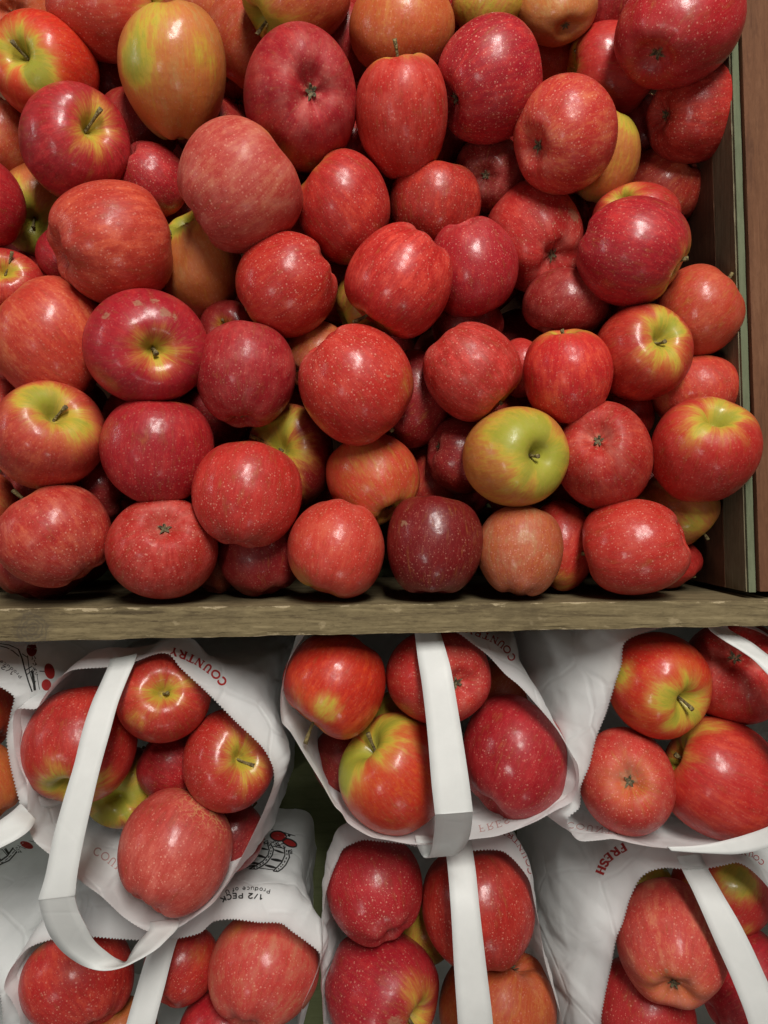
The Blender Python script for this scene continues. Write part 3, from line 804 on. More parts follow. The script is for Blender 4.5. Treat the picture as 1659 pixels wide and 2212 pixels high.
BG = 'apples packed in the white paper bags'
BAG_APPLES = [
 # bag A : left
 (174, 1609, 118, 122, 0.5, 'rd', S(152, 1700), 'big red apple partly behind the strap of the left bag', dict(g=.5, stem=False, dots=.7, patch=[(110, 1695, .35, .5), (220, 1690, .35, .5)], russ=[(119, 1580, .06)]), 'A'),
 (354, 1506, 99, 95, 0.2, 'rd', S(350, 1496), 'red apple with green hollow and stem facing out at the top of the left bag', dict(g=.32, dots=.6, tip=(362, 1498), sl=.3, patch=[(300, 1545, .3, .35), (410, 1475, .25, .3)], ripe=.9), 'A'),
 (495, 1641, 98, 107, 1.3, 'rd', S(524, 1640), 'red dotted apple with a curved stem at the right lip of the left bag', dict(g=.4, dots=1.0, tip=(546, 1656), sl=.4), 'A'),
 (372, 1650, 74, 78, 1.5, 'cr', D(-.3, .2, -.8), 'small crimson apple in the middle of the left bag', dict(dots=.6), 'A'),
 (272, 1700, 88, 84, 1.6, 'dk', S(252, 1730), 'red apple with a green hollow sunk low in the left bag', dict(g=1.0, stem=False, dots=.3, patch=[(240, 1730, .5, .6)]), 'A'),
 (381, 1837, 120, 128, 0, 'pk', D(.35, .55, -.6), 'large pink red apple with cracked netted skin at the bottom of the left bag', dict(lace=[(455, 1745, .75)], dots=.9, dust=.3), 'A'),
 (505, 1800, 66, 78, 2, 'dk', D(.2, .2, -.9), 'dark red apple hidden behind the netted apple in the left bag', {}, 'A'),
 # bag B : middle
 (722, 1478, 111, 115, 0, 'br', S(668, 1562), 'orange red apple with yellow patch and long stem in the middle upper bag', dict(g=.3, dots=.25, patch=[(705, 1525, .35, .75), (650, 1500, .3, .25)], tip=(661, 1600), sl=.8), 'B'),
 (946, 1460, 114, 102, 0.3, 'rd', C(990, 1474), 'red apple with a calyx showing right of the strap in the middle upper bag', dict(dots=.9, dust=.25), 'B'),
 (848, 1669, 117, 127, 0.2, 'br', S(786, 1610), 'striped red and yellow apple with its green stem hollow on the left, middle upper bag', dict(g=.75, dots=.3, ripe=.85, patch=[(742, 1680, .4, .6)], tip=(796, 1590), sl=.5), 'B'),
 (1113, 1638, 115, 134, 1.6, 'cr', D(.35, .6, -.6), 'large dark crimson apple at the right of the middle upper bag', dict(dots=.6), 'B'),
 (742, 1640, 68, 80, 2, 'dk', D(-.2, .2, -.9), 'dark red apple low at the left of the middle upper bag', {}, 'B'),
 (862, 1555, 60, 62, 2.5, 'gr', D(.2, .5, .3), 'green apple deep between the apples of the middle upper bag', dict(ripe=.2, stem=False), 'B'),
 (1075, 1490, 70, 66, 2.5, 'or', D(.2, .2, -.9), 'brownish apple in shade at the back right of the middle upper bag', {}, 'B'),
 # bag C : right
 (1421, 1479, 109, 113, 0, 'br', S(1486, 1516), 'red apple with a yellow streak and stem facing right in the right upper bag', dict(g=.6, dots=.5, patch=[(1345, 1465, .4, .7), (1420, 1515, .35, .45), (1450, 1560, .3, .4)], tip=(1488, 1524), sl=.35), 'C'),
 (1592, 1452, 114, 112, 0.6, 'rd', C(1588, 1420), 'soft red apple with its calyx facing out under the curved strap', dict(dots=.6, dust=.4), 'C'),
 (1353, 1686, 101, 112, 0.1, 'sa', C(1357, 1685), 'pink red apple with a tan ringed calyx facing out in the right upper bag', dict(dots=1.0, dust=.3, cg=.35, russ=[(1357, 1680, .30)]), 'C'),
 (1560, 1680, 128, 128, 0.4, 'rd', S(1466, 1645), 'large red apple with a dark stem hollow on its left in the right upper bag', dict(g=.55, dots=.3, tip=(1468, 1645), sl=.3, patch=[(1550, 1575, .3, .4)]), 'C'),
 # bag D : lower left
 (168, 2112, 116, 108, 0.2, 'rd', D(-.2, .5, -.7), 'dark red apple at the left of the lower left bag beneath the hanging strap', dict(dots=.8), 'D'),
 (392, 2078, 80, 84, 1.2, 'rd', D(.2, .3, -.8), 'red apple right of the strap in the lower left bag', dict(dots=.7, patch=[(430, 2070, .4, .25)]), 'D'),
 (571, 2096, 119, 112, 0.1, 'pk', D(.2, .5, -.7), 'large dusty pink apple at the right of the lower left bag', dict(dots=.8, dust=.4, patch=[(510, 2020, .3, .35)]), 'D'),
 (482, 2228, 96, 86, 0.8, 'cr', D(.4, .5, .3), 'crimson apple cut by the bottom edge in the lower left bag', dict(stem=False, dots=.4), 'D'),
 (255, 2235, 84, 74, 1.3, 'or', D(.2, .2, -.9), 'orange apple peeping up at the bottom edge of the lower left bag', dict(ripe=.7), 'D'),
 # bag E : lower middle
 (808, 1922, 105, 108, 0.1, 'cr', D(-.2, .5, -.7), 'crimson dotted apple at the upper left of the lower middle bag', dict(dots=1.0), 'E'),
 (1032, 1959, 122, 126, 0.2, 'rd', D(-.2, .90, .2), 'bright red apple behind the strap of the lower middle bag', dict(rnd=.2, dots=.9, stem=False), 'E'),
 (825, 2146, 124, 128, 0.3, 'cr', S(905, 2195), 'deep red apple with its stem at the lower right in the lower middle bag', dict(dots=.8, g=.4, tip=(893, 2208), sl=.4, patch=[(885, 2130, .3, .35)], russ=[(850, 2200, .2)]), 'E'),
 (1074, 2172, 126, 122, 0.8, 'or', C(1112, 2086), 'orange red apple with a calyx at its top right in the lower middle bag', dict(dots=.4, ripe=.85), 'E'),
 (925, 2010, 62, 66, 2.2, 'gr', D(.2, .3, .3), 'green yellow apple deep in the centre of the lower middle bag', dict(ripe=.25, stem=False), 'E'),
 # bag F : lower right
 (1449, 2030, 114, 123, 0, 'pk', C(1456, 2110), 'dusty red apple pointing its pale calyx end downwards in the lower right bag', dict(dots=.8, dust=.4, cg=.35, h=1.15, russ=[(1442, 2085, .06)]), 'F'),
 (1560, 1926, 104, 92, 0.8, 'rd', D(.3, .5, .4), 'red apple with lime green patches behind the strap of the lower right bag', dict(patch=[(1590, 1900, .55, .9), (1500, 1940, .35, .8), (1610, 1990, .3, .5)], stem=False, dots=.5), 'F'),
 (1402, 1905, 50, 56, 1.5, 'gr', D(.2, .3, .3), 'olive green apple peeping out at the upper left lip of the lower right bag', dict(ripe=.15, stem=False), 'F'),
 (1392, 2192, 106, 108, 0.8, 'cr', D(.1, .4, -.8), 'deep red apple cut by the bottom edge at the left of the lower right bag', dict(dots=.8), 'F'),
 (1612, 2125, 106, 118, 0.9, 'cr', D(.3, .3, -.8), 'dark crimson apple right of the strap at the bottom right corner', dict(dots=.3), 'F'),
 # bag G : far left
 (-72, 1546, 100, 92, 0.3, 'br', D(-.3, .4, -.7), 'edge of an orange red apple in the bag cut by the left side, upper one', dict(dots=.5, ripe=.8), 'G'),
 (-66, 1696, 106, 96, 0.2, 'or', D(-.3, .4, -.7), 'edge of an orange apple in the bag cut by the left side, lower one', dict(dots=.4, ripe=.75), 'G'),
]

def rec_of(t, group):
    x, y, rx, ry, layer, pal, axis, label, opt = t[:9]
    r = dict(x=x, y=y, rx=rx, ry=ry, pal=pal, axis=axis, label=label, group=group)
    r.update(opt)
    return r

vis = []
for t in sorted(CRATE_APPLES, key=lambda t: t[4]):
    rec = rec_of(t, CR)
    rpx = math.sqrt(rec['rx'] * rec['ry'])
    # the heap sinks slightly towards the back like the crate does
    w0 = 0.004 + (rpx - 112) * 0.00025 - 0.012 * t[4] - 0.03 * max(0, (500 - rec['y'])) / 1000
    w = settle(rec['x'], rec['y'], rpx, w0)
    c = unproj(rec['x'], rec['y'], w)
    placed.append((c, rpx * (DIST - w) / FPX, rec['x'], rec['y'], rpx))
    make_apple(rec, w)

# apples deep in the heap: only those that a gap lets show
rng = random.Random(3)
deep = []
cover = [(px, py, pr * .97) for (_, _, px, py, pr) in placed]
def shows(x, y, r, need=3):
    k = 0
    for i in range(140):
        a, q = rng.uniform(0, 6.283), r * math.sqrt(rng.random())
        sx, sy = x + q * math.cos(a), y + q * math.sin(a)
        if not (-30 < sx < 1530 and -20 < sy < 1275): continue
        if all((sx - cx) ** 2 + (sy - cy) ** 2 > cr * cr for cx, cy, cr in cover):
            k += 1
    return k >= need
for j in range(9):
    for i in range(11):
        x = 10 + i * 148 + (74 if j % 2 else 0) + rng.uniform(-18, 18)
        y = 15 + j * 148 + rng.uniform(-18, 18)
        r = rng.uniform(82, 92)
        if x + r > 1500 or y + r > 1275: continue
        if not shows(x, y, r): continue
        w = settle(x, y, r, -0.045, 0.90)
        if w < -0.19: continue
        c = unproj(x, y, w)
        placed.append((c, r * (DIST - w) / FPX, x, y, r))
        deep.append((x, y, r, w))
for x, y, r, w in deep:
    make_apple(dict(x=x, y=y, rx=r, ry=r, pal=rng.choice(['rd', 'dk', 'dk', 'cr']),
                    axis=('d', rng.uniform(-1, 1), rng.uniform(-1, 1), rng.uniform(-1, .2)),
                    label='red apple deep in the crate glimpsed only through dark gaps between the top apples',
                    group='apples deep in the crate'), w, 'lo')

# ---------------------------------------------------------------- paper bags
def catmull_closed(P, n):
    P = np.array(P, float)
    seg = np.linalg.norm(np.roll(P, -1, 0) - P, axis=1) ** .5
    cum = np.r_[0, np.cumsum(np.linalg.norm(np.roll(P, -1, 0) - P, axis=1))]
    out = []
    for s_ in np.linspace(0, cum[-1], n, endpoint=False):
        i = int(np.searchsorted(cum, s_, 'right') - 1)
        f = (s_ - cum[i]) / max(cum[i + 1] - cum[i], 1e-9)
        p0, p1, p2, p3 = P[(i - 1) % len(P)], P[i % len(P)], P[(i + 1) % len(P)], P[(i + 2) % len(P)]
        # centripetal-ish tangents keep the corners from overshooting
        l1 = np.linalg.norm(p2 - p1)
        m1 = (p2 - p0) / max(np.linalg.norm(p2 - p0), 1e-9) * l1 * .8
        m2 = (p3 - p1) / max(np.linalg.norm(p3 - p1), 1e-9) * l1 * .8
        h00 = 2 * f ** 3 - 3 * f ** 2 + 1; h10 = f ** 3 - 2 * f ** 2 + f
        h01 = -2 * f ** 3 + 3 * f ** 2; h11 = f ** 3 - f ** 2
        out.append(h00 * p1 + h10 * m1 + h01 * p2 + h11 * m2)
    return np.array(out)

BAGS = {
 'A': dict(w=-0.012, rim=[(34,1535),(78,1531),(91,1511),(120,1471),(156,1448),(233,1441),(291,1429),(330,1415),(349,1411),(367,1415),(389,1442),(451,1500),(509,1559),(567,1615),(589,1657),(591,1693),(571,1748),(552,1790),(524,1847),(495,1900),(462,1949),(411,1987),(378,2006),(320,2011),(269,1982),(218,1935),(182,1909),(109,1847),(73,1815),(62,1782),(60,1745),(58,1693),(42,1653),(31,1610)],
      label='white paper bag of apples with red COUNTRY lettering and a drooping strap, upper left bag', hx=.085, hy=.075),
 'B': dict(w=-0.012, rim=[(669,1362),(650,1384),(621,1435),(607,1497),(609,1559),(627,1580),(660,1635),(694,1690),(723,1741),(738,1756),(752,1778),(800,1807),(840,1815),(894,1824),(960,1822),(1018,1813),(1072,1806),(1123,1789),(1160,1773),(1201,1750),(1237,1730),(1250,1690),(1248,1653),(1234,1628),(1201,1573),(1146,1508),(1120,1480),(1092,1457),(1055,1417),(1020,1390),(985,1366),(930,1358),(876,1364),(803,1366),(767,1363),(720,1358)],
      label='white paper bag of apples whose strap hangs straight down over its middle, under the rail', hx=.085, hy=.065),
 'C': dict(w=-0.012, rim=[(1405,1363),(1350,1388),(1343,1435),(1332,1468),(1310,1540),(1288,1595),(1274,1653),(1255,1700),(1252,1744),(1226,1770),(1234,1799),(1252,1816),(1292,1815),(1325,1812),(1368,1822),(1408,1829),(1470,1834),(1521,1834),(1600,1820),(1680,1785),(1750,1710),(1775,1600),(1760,1480),(1700,1400),(1620,1358),(1510,1345)],
      label='white paper bag of apples at the upper right whose strap curves off the edge', hx=.108, hy=.082),
 'D': dict(w=-0.055, rim=[(9,2135),(22,2095),(58,2051),(78,2040),(116,2029),(196,2024),(250,2028),(306,2031),(386,2027),(433,2015),(462,1991),(502,1986),(560,1993),(607,1995),(629,2011),(665,2037),(689,2058),(691,2080),(676,2124),(654,2171),(645,2212),(620,2300),(540,2390),(400,2440),(240,2430),(120,2370),(50,2260),(42,2197),(25,2160)],
      label='white half peck paper bag printed with a barrel of apples, lower left', hx=.10, hy=.085),
 'E': dict(w=-0.055, rim=[(730,1858),(740,1836),(752,1827),(785,1815),(818,1818),(876,1824),(912,1833),(965,1838),(1021,1838),(1058,1836),(1087,1840),(1114,1862),(1143,1902),(1154,1949),(1165,2000),(1176,2073),(1201,2160),(1216,2212),(1222,2300),(1180,2380),(1060,2420),(900,2430),(770,2400),(708,2310),(699,2212),(696,2146),(698,2000),(703,1935),(716,1891)],
      label='white paper bag of apples at the bottom middle below the hanging strap fold', hx=.075, hy=.09),
 'F': dict(w=-0.050, rim=[(1299,2212),(1306,2157),(1321,2084),(1332,2026),(1346,1993),(1361,1942),(1383,1898),(1405,1882),(1437,1875),(1470,1877),(1528,1876),(1565,1869),(1594,1864),(1623,1880),(1659,1917),(1715,2000),(1745,2120),(1740,2260),(1680,2370),(1560,2430),(1420,2420),(1325,2340)],
      label='white paper bag with red FRESH lettering and a diagonal strap, lower right', hx=.110, hy=.095),
 'G': dict(w=-0.014, rim=[(28,1503),(31,1508),(22,1544),(14,1595),(22,1653),(36,1711),(42,1742),(22,1764),(-20,1788),(-90,1800),(-190,1790),(-260,1720),(-280,1610),(-250,1510),(-180,1455),(-90,1445),(0,1484),(20,1496)],
      label='white paper bag cut by the left edge, with small black print in shade', hx=.075, hy=.065),
 'H': dict(w=-0.060, rim=[(-30,2080),(0,2150),(5,2230),(-10,2330),(-80,2400),(-200,2430),(-330,2400),(-400,2300),(-410,2180),(-370,2090),(-280,2040),(-160,2025),(-70,2040)],
      label='pale creased side of a paper bag with barrel drawing at the lower left edge', hx=.10, hy=.085),
}
FLOOR_W = -0.252
bag_bvh, bag_root, bag_base = {}, {}, {}
BG_GROUP = 'white paper bags of apples on the shelf'
for bi, (key, b) in enumerate(BAGS.items()):
    rim = b['rim']
    area = sum(p[0] * q[1] - q[0] * p[1] for p, q in zip(rim, rim[1:] + rim[:1]))
    if area < 0: rim = rim[::-1]
    per = sum(math.dist(p, q) for p, q in zip(rim, rim[1:] + rim[:1]))
    N = 2 * int(per / 7.0)
    R2 = catmull_closed(rim, N)
    w = b['w']
    off = Vector((bi * 7.3, bi * 3.1, 0))
    dW = np.array([0.006 * noise.noise(Vector((p[0] / 160, p[1] / 160, bi * 5))) for p in R2])
    rimP = np.array([tuple(unproj(p[0], p[1], w + dw)) for p, dw in zip(R2, dW)])
    cen = rimP.mean(0)
    # base rectangle, further down, with the same number of columns
    rel = rimP[:, :2] - cen[:2]
    ang = np.arctan2(rel[:, 1], rel[:, 0])
    hx, hy = b['hx'], b['hy']
    se = 14.0
    rad = 1.0 / ((np.abs(np.cos(ang)) / hx) ** se + (np.abs(np.sin(ang)) / hy) ** se) ** (1 / se)
    bc = cen[:2]
    baseP = np.stack([bc[0] + rad * np.cos(ang), bc[1] + rad * np.sin(ang), np.full(N, FLOOR_W)], -1)
    nrm = np.stack([np.roll(rimP[:, 1], -1) - np.roll(rimP[:, 1], 1), -(np.roll(rimP[:, 0], -1) - np.roll(rimP[:, 0], 1))], -1)
    k = 9                                   # smooth the rim normals
    nrm = sum(np.roll(nrm, s_, 0) for s_ in range(-k, k + 1))
    nrm /= np.maximum(np.linalg.norm(nrm, axis=1, keepdims=True), 1e-9)
    if ((nrm * rel).sum(1)).mean() < 0: nrm = -nrm
    tocen = -rimP[:, :2] / np.maximum(np.linalg.norm(rimP[:, :2], axis=1, keepdims=True), 1e-6)
    face = np.clip((nrm * tocen).sum(1), -1, 1)
    flare = 0.014 * (0.25 + 0.75 * sstep(face, -0.5, 0.7))
    crq = random.Random(bi + 11)
    creases = [(crq.random() * N, crq.uniform(-.16, .16) * N, crq.choice((-1, 1)) * crq.uniform(.0007, .0016)) for _ in range(11)]
    V, F = [], []
    base = Vector((float(cen[0]), float(cen[1]), FLOOR_W))
    tl = [0, .008, .02, .035] + [float(v) for v in np.linspace(.05, .97, 34)] + [.985, 1.0]
    arc = np.linspace(0, per / 1000.0, N, endpoint=False)
    for ti, t in enumerate(tl):
        s_ = float(sstep(np.array(t), 0.01, 0.50))
        P = rimP * (1 - s_) + baseP * s_
        P[:, 2] = rimP[:, 2] * (1 - t) + FLOOR_W * t
        bul = flare * float(sstep(np.array(t), 0, .16)) * (1 - .6 * s_)
        P[:, :2] += nrm * bul[:, None]
        for i in range(N):
            p = Vector(P[i])
            q = p * 26 + off
            cr = abs(noise.noise(q)) * 1.15 + 0.55 * abs(noise.noise(q * 2.4 + Vector((3, 0, 0))))
            # long soft folds running down the bag
            fold = abs(math.sin((arc[i] * 9 + t * .7 + bi) * math.pi)) ** .5
            amp = 0.0040 * min(1, t * 4.5) * (1 - .5 * t)
            dsp = (cr - .45) * amp * 1.1 + (fold - .6) * amp * .45
            for c0, sl, am in creases:
                dc = (i - c0 - sl * t + N / 2) % N - N / 2
                if abs(dc) < 7: dsp += am * math.exp(-abs(dc) / 2.2) * min(1, t * 8)
            if ti == 0:
                p = p + Vector((nrm[i][0], nrm[i][1], 0)) * (-0.0002 if i % 2 else 0.0005) * (0.4 + .6 * max(0, face[i])) + Vector((0, 0, 0.0007 if i % 2 else -0.0005))
            V.append(p + Vector((nrm[i][0], nrm[i][1], 0)) * dsp)
    nT = len(tl)
    for ti in range(nT - 1):
        for i in range(N):
            i2 = (i + 1) % N
            F.append((ti * N + i, (ti + 1) * N + i, (ti + 1) * N + i2, ti * N + i2))
    F.append(tuple((nT - 1) * N + i for i in range(N)))
    root = empty('paper_bag', base)
    tag(root, b['label'], 'paper bag', BG_GROUP)
    body = link_mesh('bag_body', [v - base for v in V], F, PAPER, root)
    bag_bvh[key] = BVHTree.FromPolygons([tuple(v) for v in V], F)
    bag_root[key], bag_base[key] = root, base

# apples in the bags, settled one bag at a time
for key in BAGS:
    placed.clear()
    wr = BAGS[key]['w']
    for t in sorted([t for t in BAG_APPLES if t[9] == key], key=lambda t: t[4]):
        rec = rec_of(t, BG)
        rpx = math.sqrt(rec['rx'] * rec['ry'])
        w0 = wr - 0.026 - 0.010 * t[4]
        w = settle(rec['x'], rec['y'], rpx, w0)
        c = unproj(rec['x'], rec['y'], w)
        placed.append((c, rpx * (DIST - w) / FPX, rec['x'], rec['y'], rpx))
        make_apple(rec, w)

# ---------------------------------------------------------------- straps
def strap(key, pairs, sub=8):
    """a flat paper strap; each entry: (edge one x, y, w, edge two x, y, w)"""
    P = np.array([list(unproj(*p[:3])) + list(unproj(*p[3:])) for p in pairs])
    pts = []
    n = len(P)
    for i in range(n - 1):
        p0, p1, p2, p3 = P[max(i - 1, 0)], P[i], P[i + 1], P[min(i + 2, n - 1)]
        for s_ in range(sub):
            f = s_ / sub
            pts.append(0.5 * (2 * p1 + (p2 - p0) * f + (2 * p0 - 5 * p1 + 4 * p2 - p3) * f * f + (3 * p1 - p0 - 3 * p2 + p3) * f ** 3))
    pts.append(P[-1])
    base = bag_base[key]
    V, F = [], []
    m = 5
    for q in pts:
        a, b_ = Vector(q[:3]), Vector(q[3:])
        for j in range(m):
            V.append(a.lerp(b_, j / (m - 1)) + Vector((0, 0, 0.0004 * noise.noise(a * 30 + Vector((j, 0, 0))))) - base)
    for i in range(len(pts) - 1):
        for j in range(m - 1):
            F.append((i * m + j, i * m + j + 1, (i + 1) * m + j + 1, (i + 1) * m + j))
    o = link_mesh('strap', V, F, STRAP, bag_root[key])
    md = o.modifiers.new('thickness', 'SOLIDIFY')
    md.thickness = 0.0007
    md.offset = 0
    return o

strap('A', [(238,1425,-.020,296,1412,-.020),(233,1441,-.012,291,1429,-.012),(218,1475,.000,276,1464,.000),(198,1519,.012,255,1519,.012),(178,1580,.022,238,1580,.022),
            (160,1653,.030,218,1653,.030),(138,1726,.036,200,1730,.036),(115,1810,.040,182,1810,.040),(98,1891,.042,169,1878,.042),(84,1938,.042,163,1928,.042),(84,1948,.041,162,1938,.041),
            (94,1985,.036,170,1968,.036),(109,2022,.030,187,2002,.030),(138,2058,.024,205,2034,.022),(182,2087,.020,233,2058,.013),(222,2096,.020,256,2073,.003),
            (262,2090,.020,272,2078,-.001),(300,2073,.018,282,2061,-.001),(336,2052,.010,292,2044,-.002),(362,2028,.000,304,2028,-.008),(384,2004,-.014,322,2009,-.014),(386,1985,-.024,324,1992,-.024)])
strap('B', [(893,1345,-.020,948,1345,-.020),(896,1369,-.012,952,1368,-.012),(903,1425,.004,966,1415,.004),(912,1482,.014,976,1455,.014),(923,1580,.024,994,1562,.024),(932,1690,.032,1011,1671,.032),(939,1753,.035,1020.5,1745,.035),
            (940,1761,.034,1021,1755,.034),(939,1785,.022,1019,1781,.022),(936,1812,.008,1014,1808,.008),(932,1838,-.004,1002,1831,-.004),(924,1852,-.014,985,1845,-.014),(912,1848,-.021,968,1846,-.021),(900,1822,-.016,955,1822,-.016),(897,1805,-.02,950,1808,-.02)])
strap('C', [(1528,1352,-.02,1570,1352,-.02),(1536,1363,-.012,1579,1363,-.012),(1565,1384,.000,1623,1388,.000),(1601,1406,.010,1659,1415,.010),(1638,1435,.018,1700,1440,.018),(1690,1500,.028,1755,1490,.028),(1730,1600,.032,1800,1600,.032),
            (1725,1700,.028,1790,1730,.028),(1690,1765,.018,1735,1810,.022),(1655,1787,.008,1662,1831,.012),(1583,1811,-.002,1594,1845,.002),(1510,1826,-.008,1521,1843,-.006),(1441,1829,-.012,1450,1838,-.011)])
strap('D', [(345,1990,-.067,402,1990,-.067),(330,2027,-.055,384,2027,-.055),(316,2066,-.044,371,2070,-.044),(298,2125,-.034,356,2130,-.034),(273,2212,-.025,335,2212,-.025),(250,2300,-.025,315,2310,-.025),(245,2370,-.035,310,2385,-.035),(255,2425,-.055,320,2432,-.055)])
strap('E', [(962,1815,-.068,1016,1810,-.068),(963,1838,-.052,1021,1838,-.052),(968,1885,-.030,1028,1885,-.030),(974,1964,-.012,1036,1964,-.012),(981,2090,-.004,1050,2085,-.004),(989,2212,-.002,1065,2212,-.002),(995,2320,-.012,1070,2320,-.012),(998,2380,-.040,1070,2375,-.040),(998,2422,-.057,1065,2415,-.057)])
strap('F', [(1462,1850,-.058,1512,1843,-.058),(1474,1880,-.050,1528,1875,-.050),(1494,1920,-.042,1546,1905,-.042),(1514,1964,-.034,1565,1938,-.034),(1546,2037,-.025,1601,2000,-.025),(1583,2120,-.018,1642,2085,-.018),(1618,2215,-.014,1690,2200,-.014),(1635,2310,-.018,1705,2300,-.018),(1620,2390,-.035,1690,2370,-.035),(1600,2420,-.055,1660,2390,-.055)])
strap('G', [(45,1735,-.020,78,1770,-.010),(20,1758,-.004,62,1795,.004),(-30,1790,.006,20,1822,.014),(-90,1815,.014,-50,1850,.02),(-170,1800,.02,-160,1855,.024),(-230,1740,.02,-270,1780,.02),(-262,1650,.006,-320,1660,.006),(-262,1560,-.012,-310,1540,-.012)])

# ---------------------------------------------------------------- printing on the bags
CAM = Vector((0, 0, DIST))
class Print:
    """flat print laid on a bag wall: strokes and fills measured on the picture, carried on to
    the paper along the sight line, then lying on the paper for good"""
    def __init__(self, key, lift=0.0004):
        self.key, self.V, self.F, self.cache, self.lift = key, [], [], {}, lift
    def pt(self, x, y):
        kx = (round(x, 2), round(y, 2))
        if kx in self.cache: return self.cache[kx]
        d = (unproj(x, y, -0.1) - CAM).normalized()
        h = bag_bvh[self.key].ray_cast(CAM, d)
        r = None
        if h[0] is not None:
            self.V.append(h[0] - d * self.lift - bag_base[self.key])
            r = len(self.V) - 1
        self.cache[kx] = r
        return r
    def quad(self, *pts):
        ids = [self.pt(*p) for p in pts]
        if None in ids or len(set(ids)) < 3: return
        P = [self.V[i] for i in ids]
        if max((P[0] - q).length for q in P) > 0.012: return
        self.F.append(tuple(dict.fromkeys(ids)))
    def stroke(self, path, width, taper=False, step=3.0):
        P = [Vector((x, y, 0)) for x, y in path]
        pts = [P[0]]
        for a, b in zip(P, P[1:]):
            n = max(1, int((b - a).length / step))
            for i in range(1, n + 1): pts.append(a.lerp(b, i / n))
        L, R = [], []
        for i, p in enumerate(pts):
            t = (pts[min(i + 1, len(pts) - 1)] - pts[max(i - 1, 0)])
            if t.length < 1e-6: t = Vector((1, 0, 0))
            t.normalize()
            n = Vector((-t.y, t.x, 0)) * width / 2
            if taper: n *= 0.35 + 0.65 * math.sin(math.pi * (i + .5) / len(pts))
            L.append(p + n); R.append(p - n)
        for i in range(len(pts) - 1):
            self.quad(L[i][:2], R[i][:2], R[i + 1][:2], L[i + 1][:2])
    def blob(self, x, y, rx, ry, rot=0, n=18, rings=4, dent=0.0):
        ca, sa = math.cos(math.radians(rot)), math.sin(math.radians(rot))
        def q(k, f):
            a = 2 * math.pi * k / n
            m = f * (1 - dent * max(0, math.cos(a - 1.57)) ** 6)
            u, v = rx * math.cos(a) * m, ry * math.sin(a) * m
            return (x + u * ca - v * sa, y + u * sa + v * ca)
        for k in range(n):
            self.quad((x, y), q(k, 1 / rings), q(k + 1, 1 / rings))
            for r_ in range(1, rings):
                self.quad(q(k, r_ / rings), q(k, (r_ + 1) / rings), q(k + 1, (r_ + 1) / rings), q(k + 1, r_ / rings))
    def build(self, name, mat):
        if not self.F: return None
        o = link_mesh(name, self.V, self.F, mat, bag_root[self.key], smooth=False)
        tag(o, kind='stuff')
        return o

def arcpts(cx, cy, rx, ry, a0, a1, n=12):
    return [(cx + rx * math.cos(math.radians(a0 + (a1 - a0) * i / n)), cy + ry * math.sin(math.radians(a0 + (a1 - a0) * i / n))) for i in range(n + 1)]
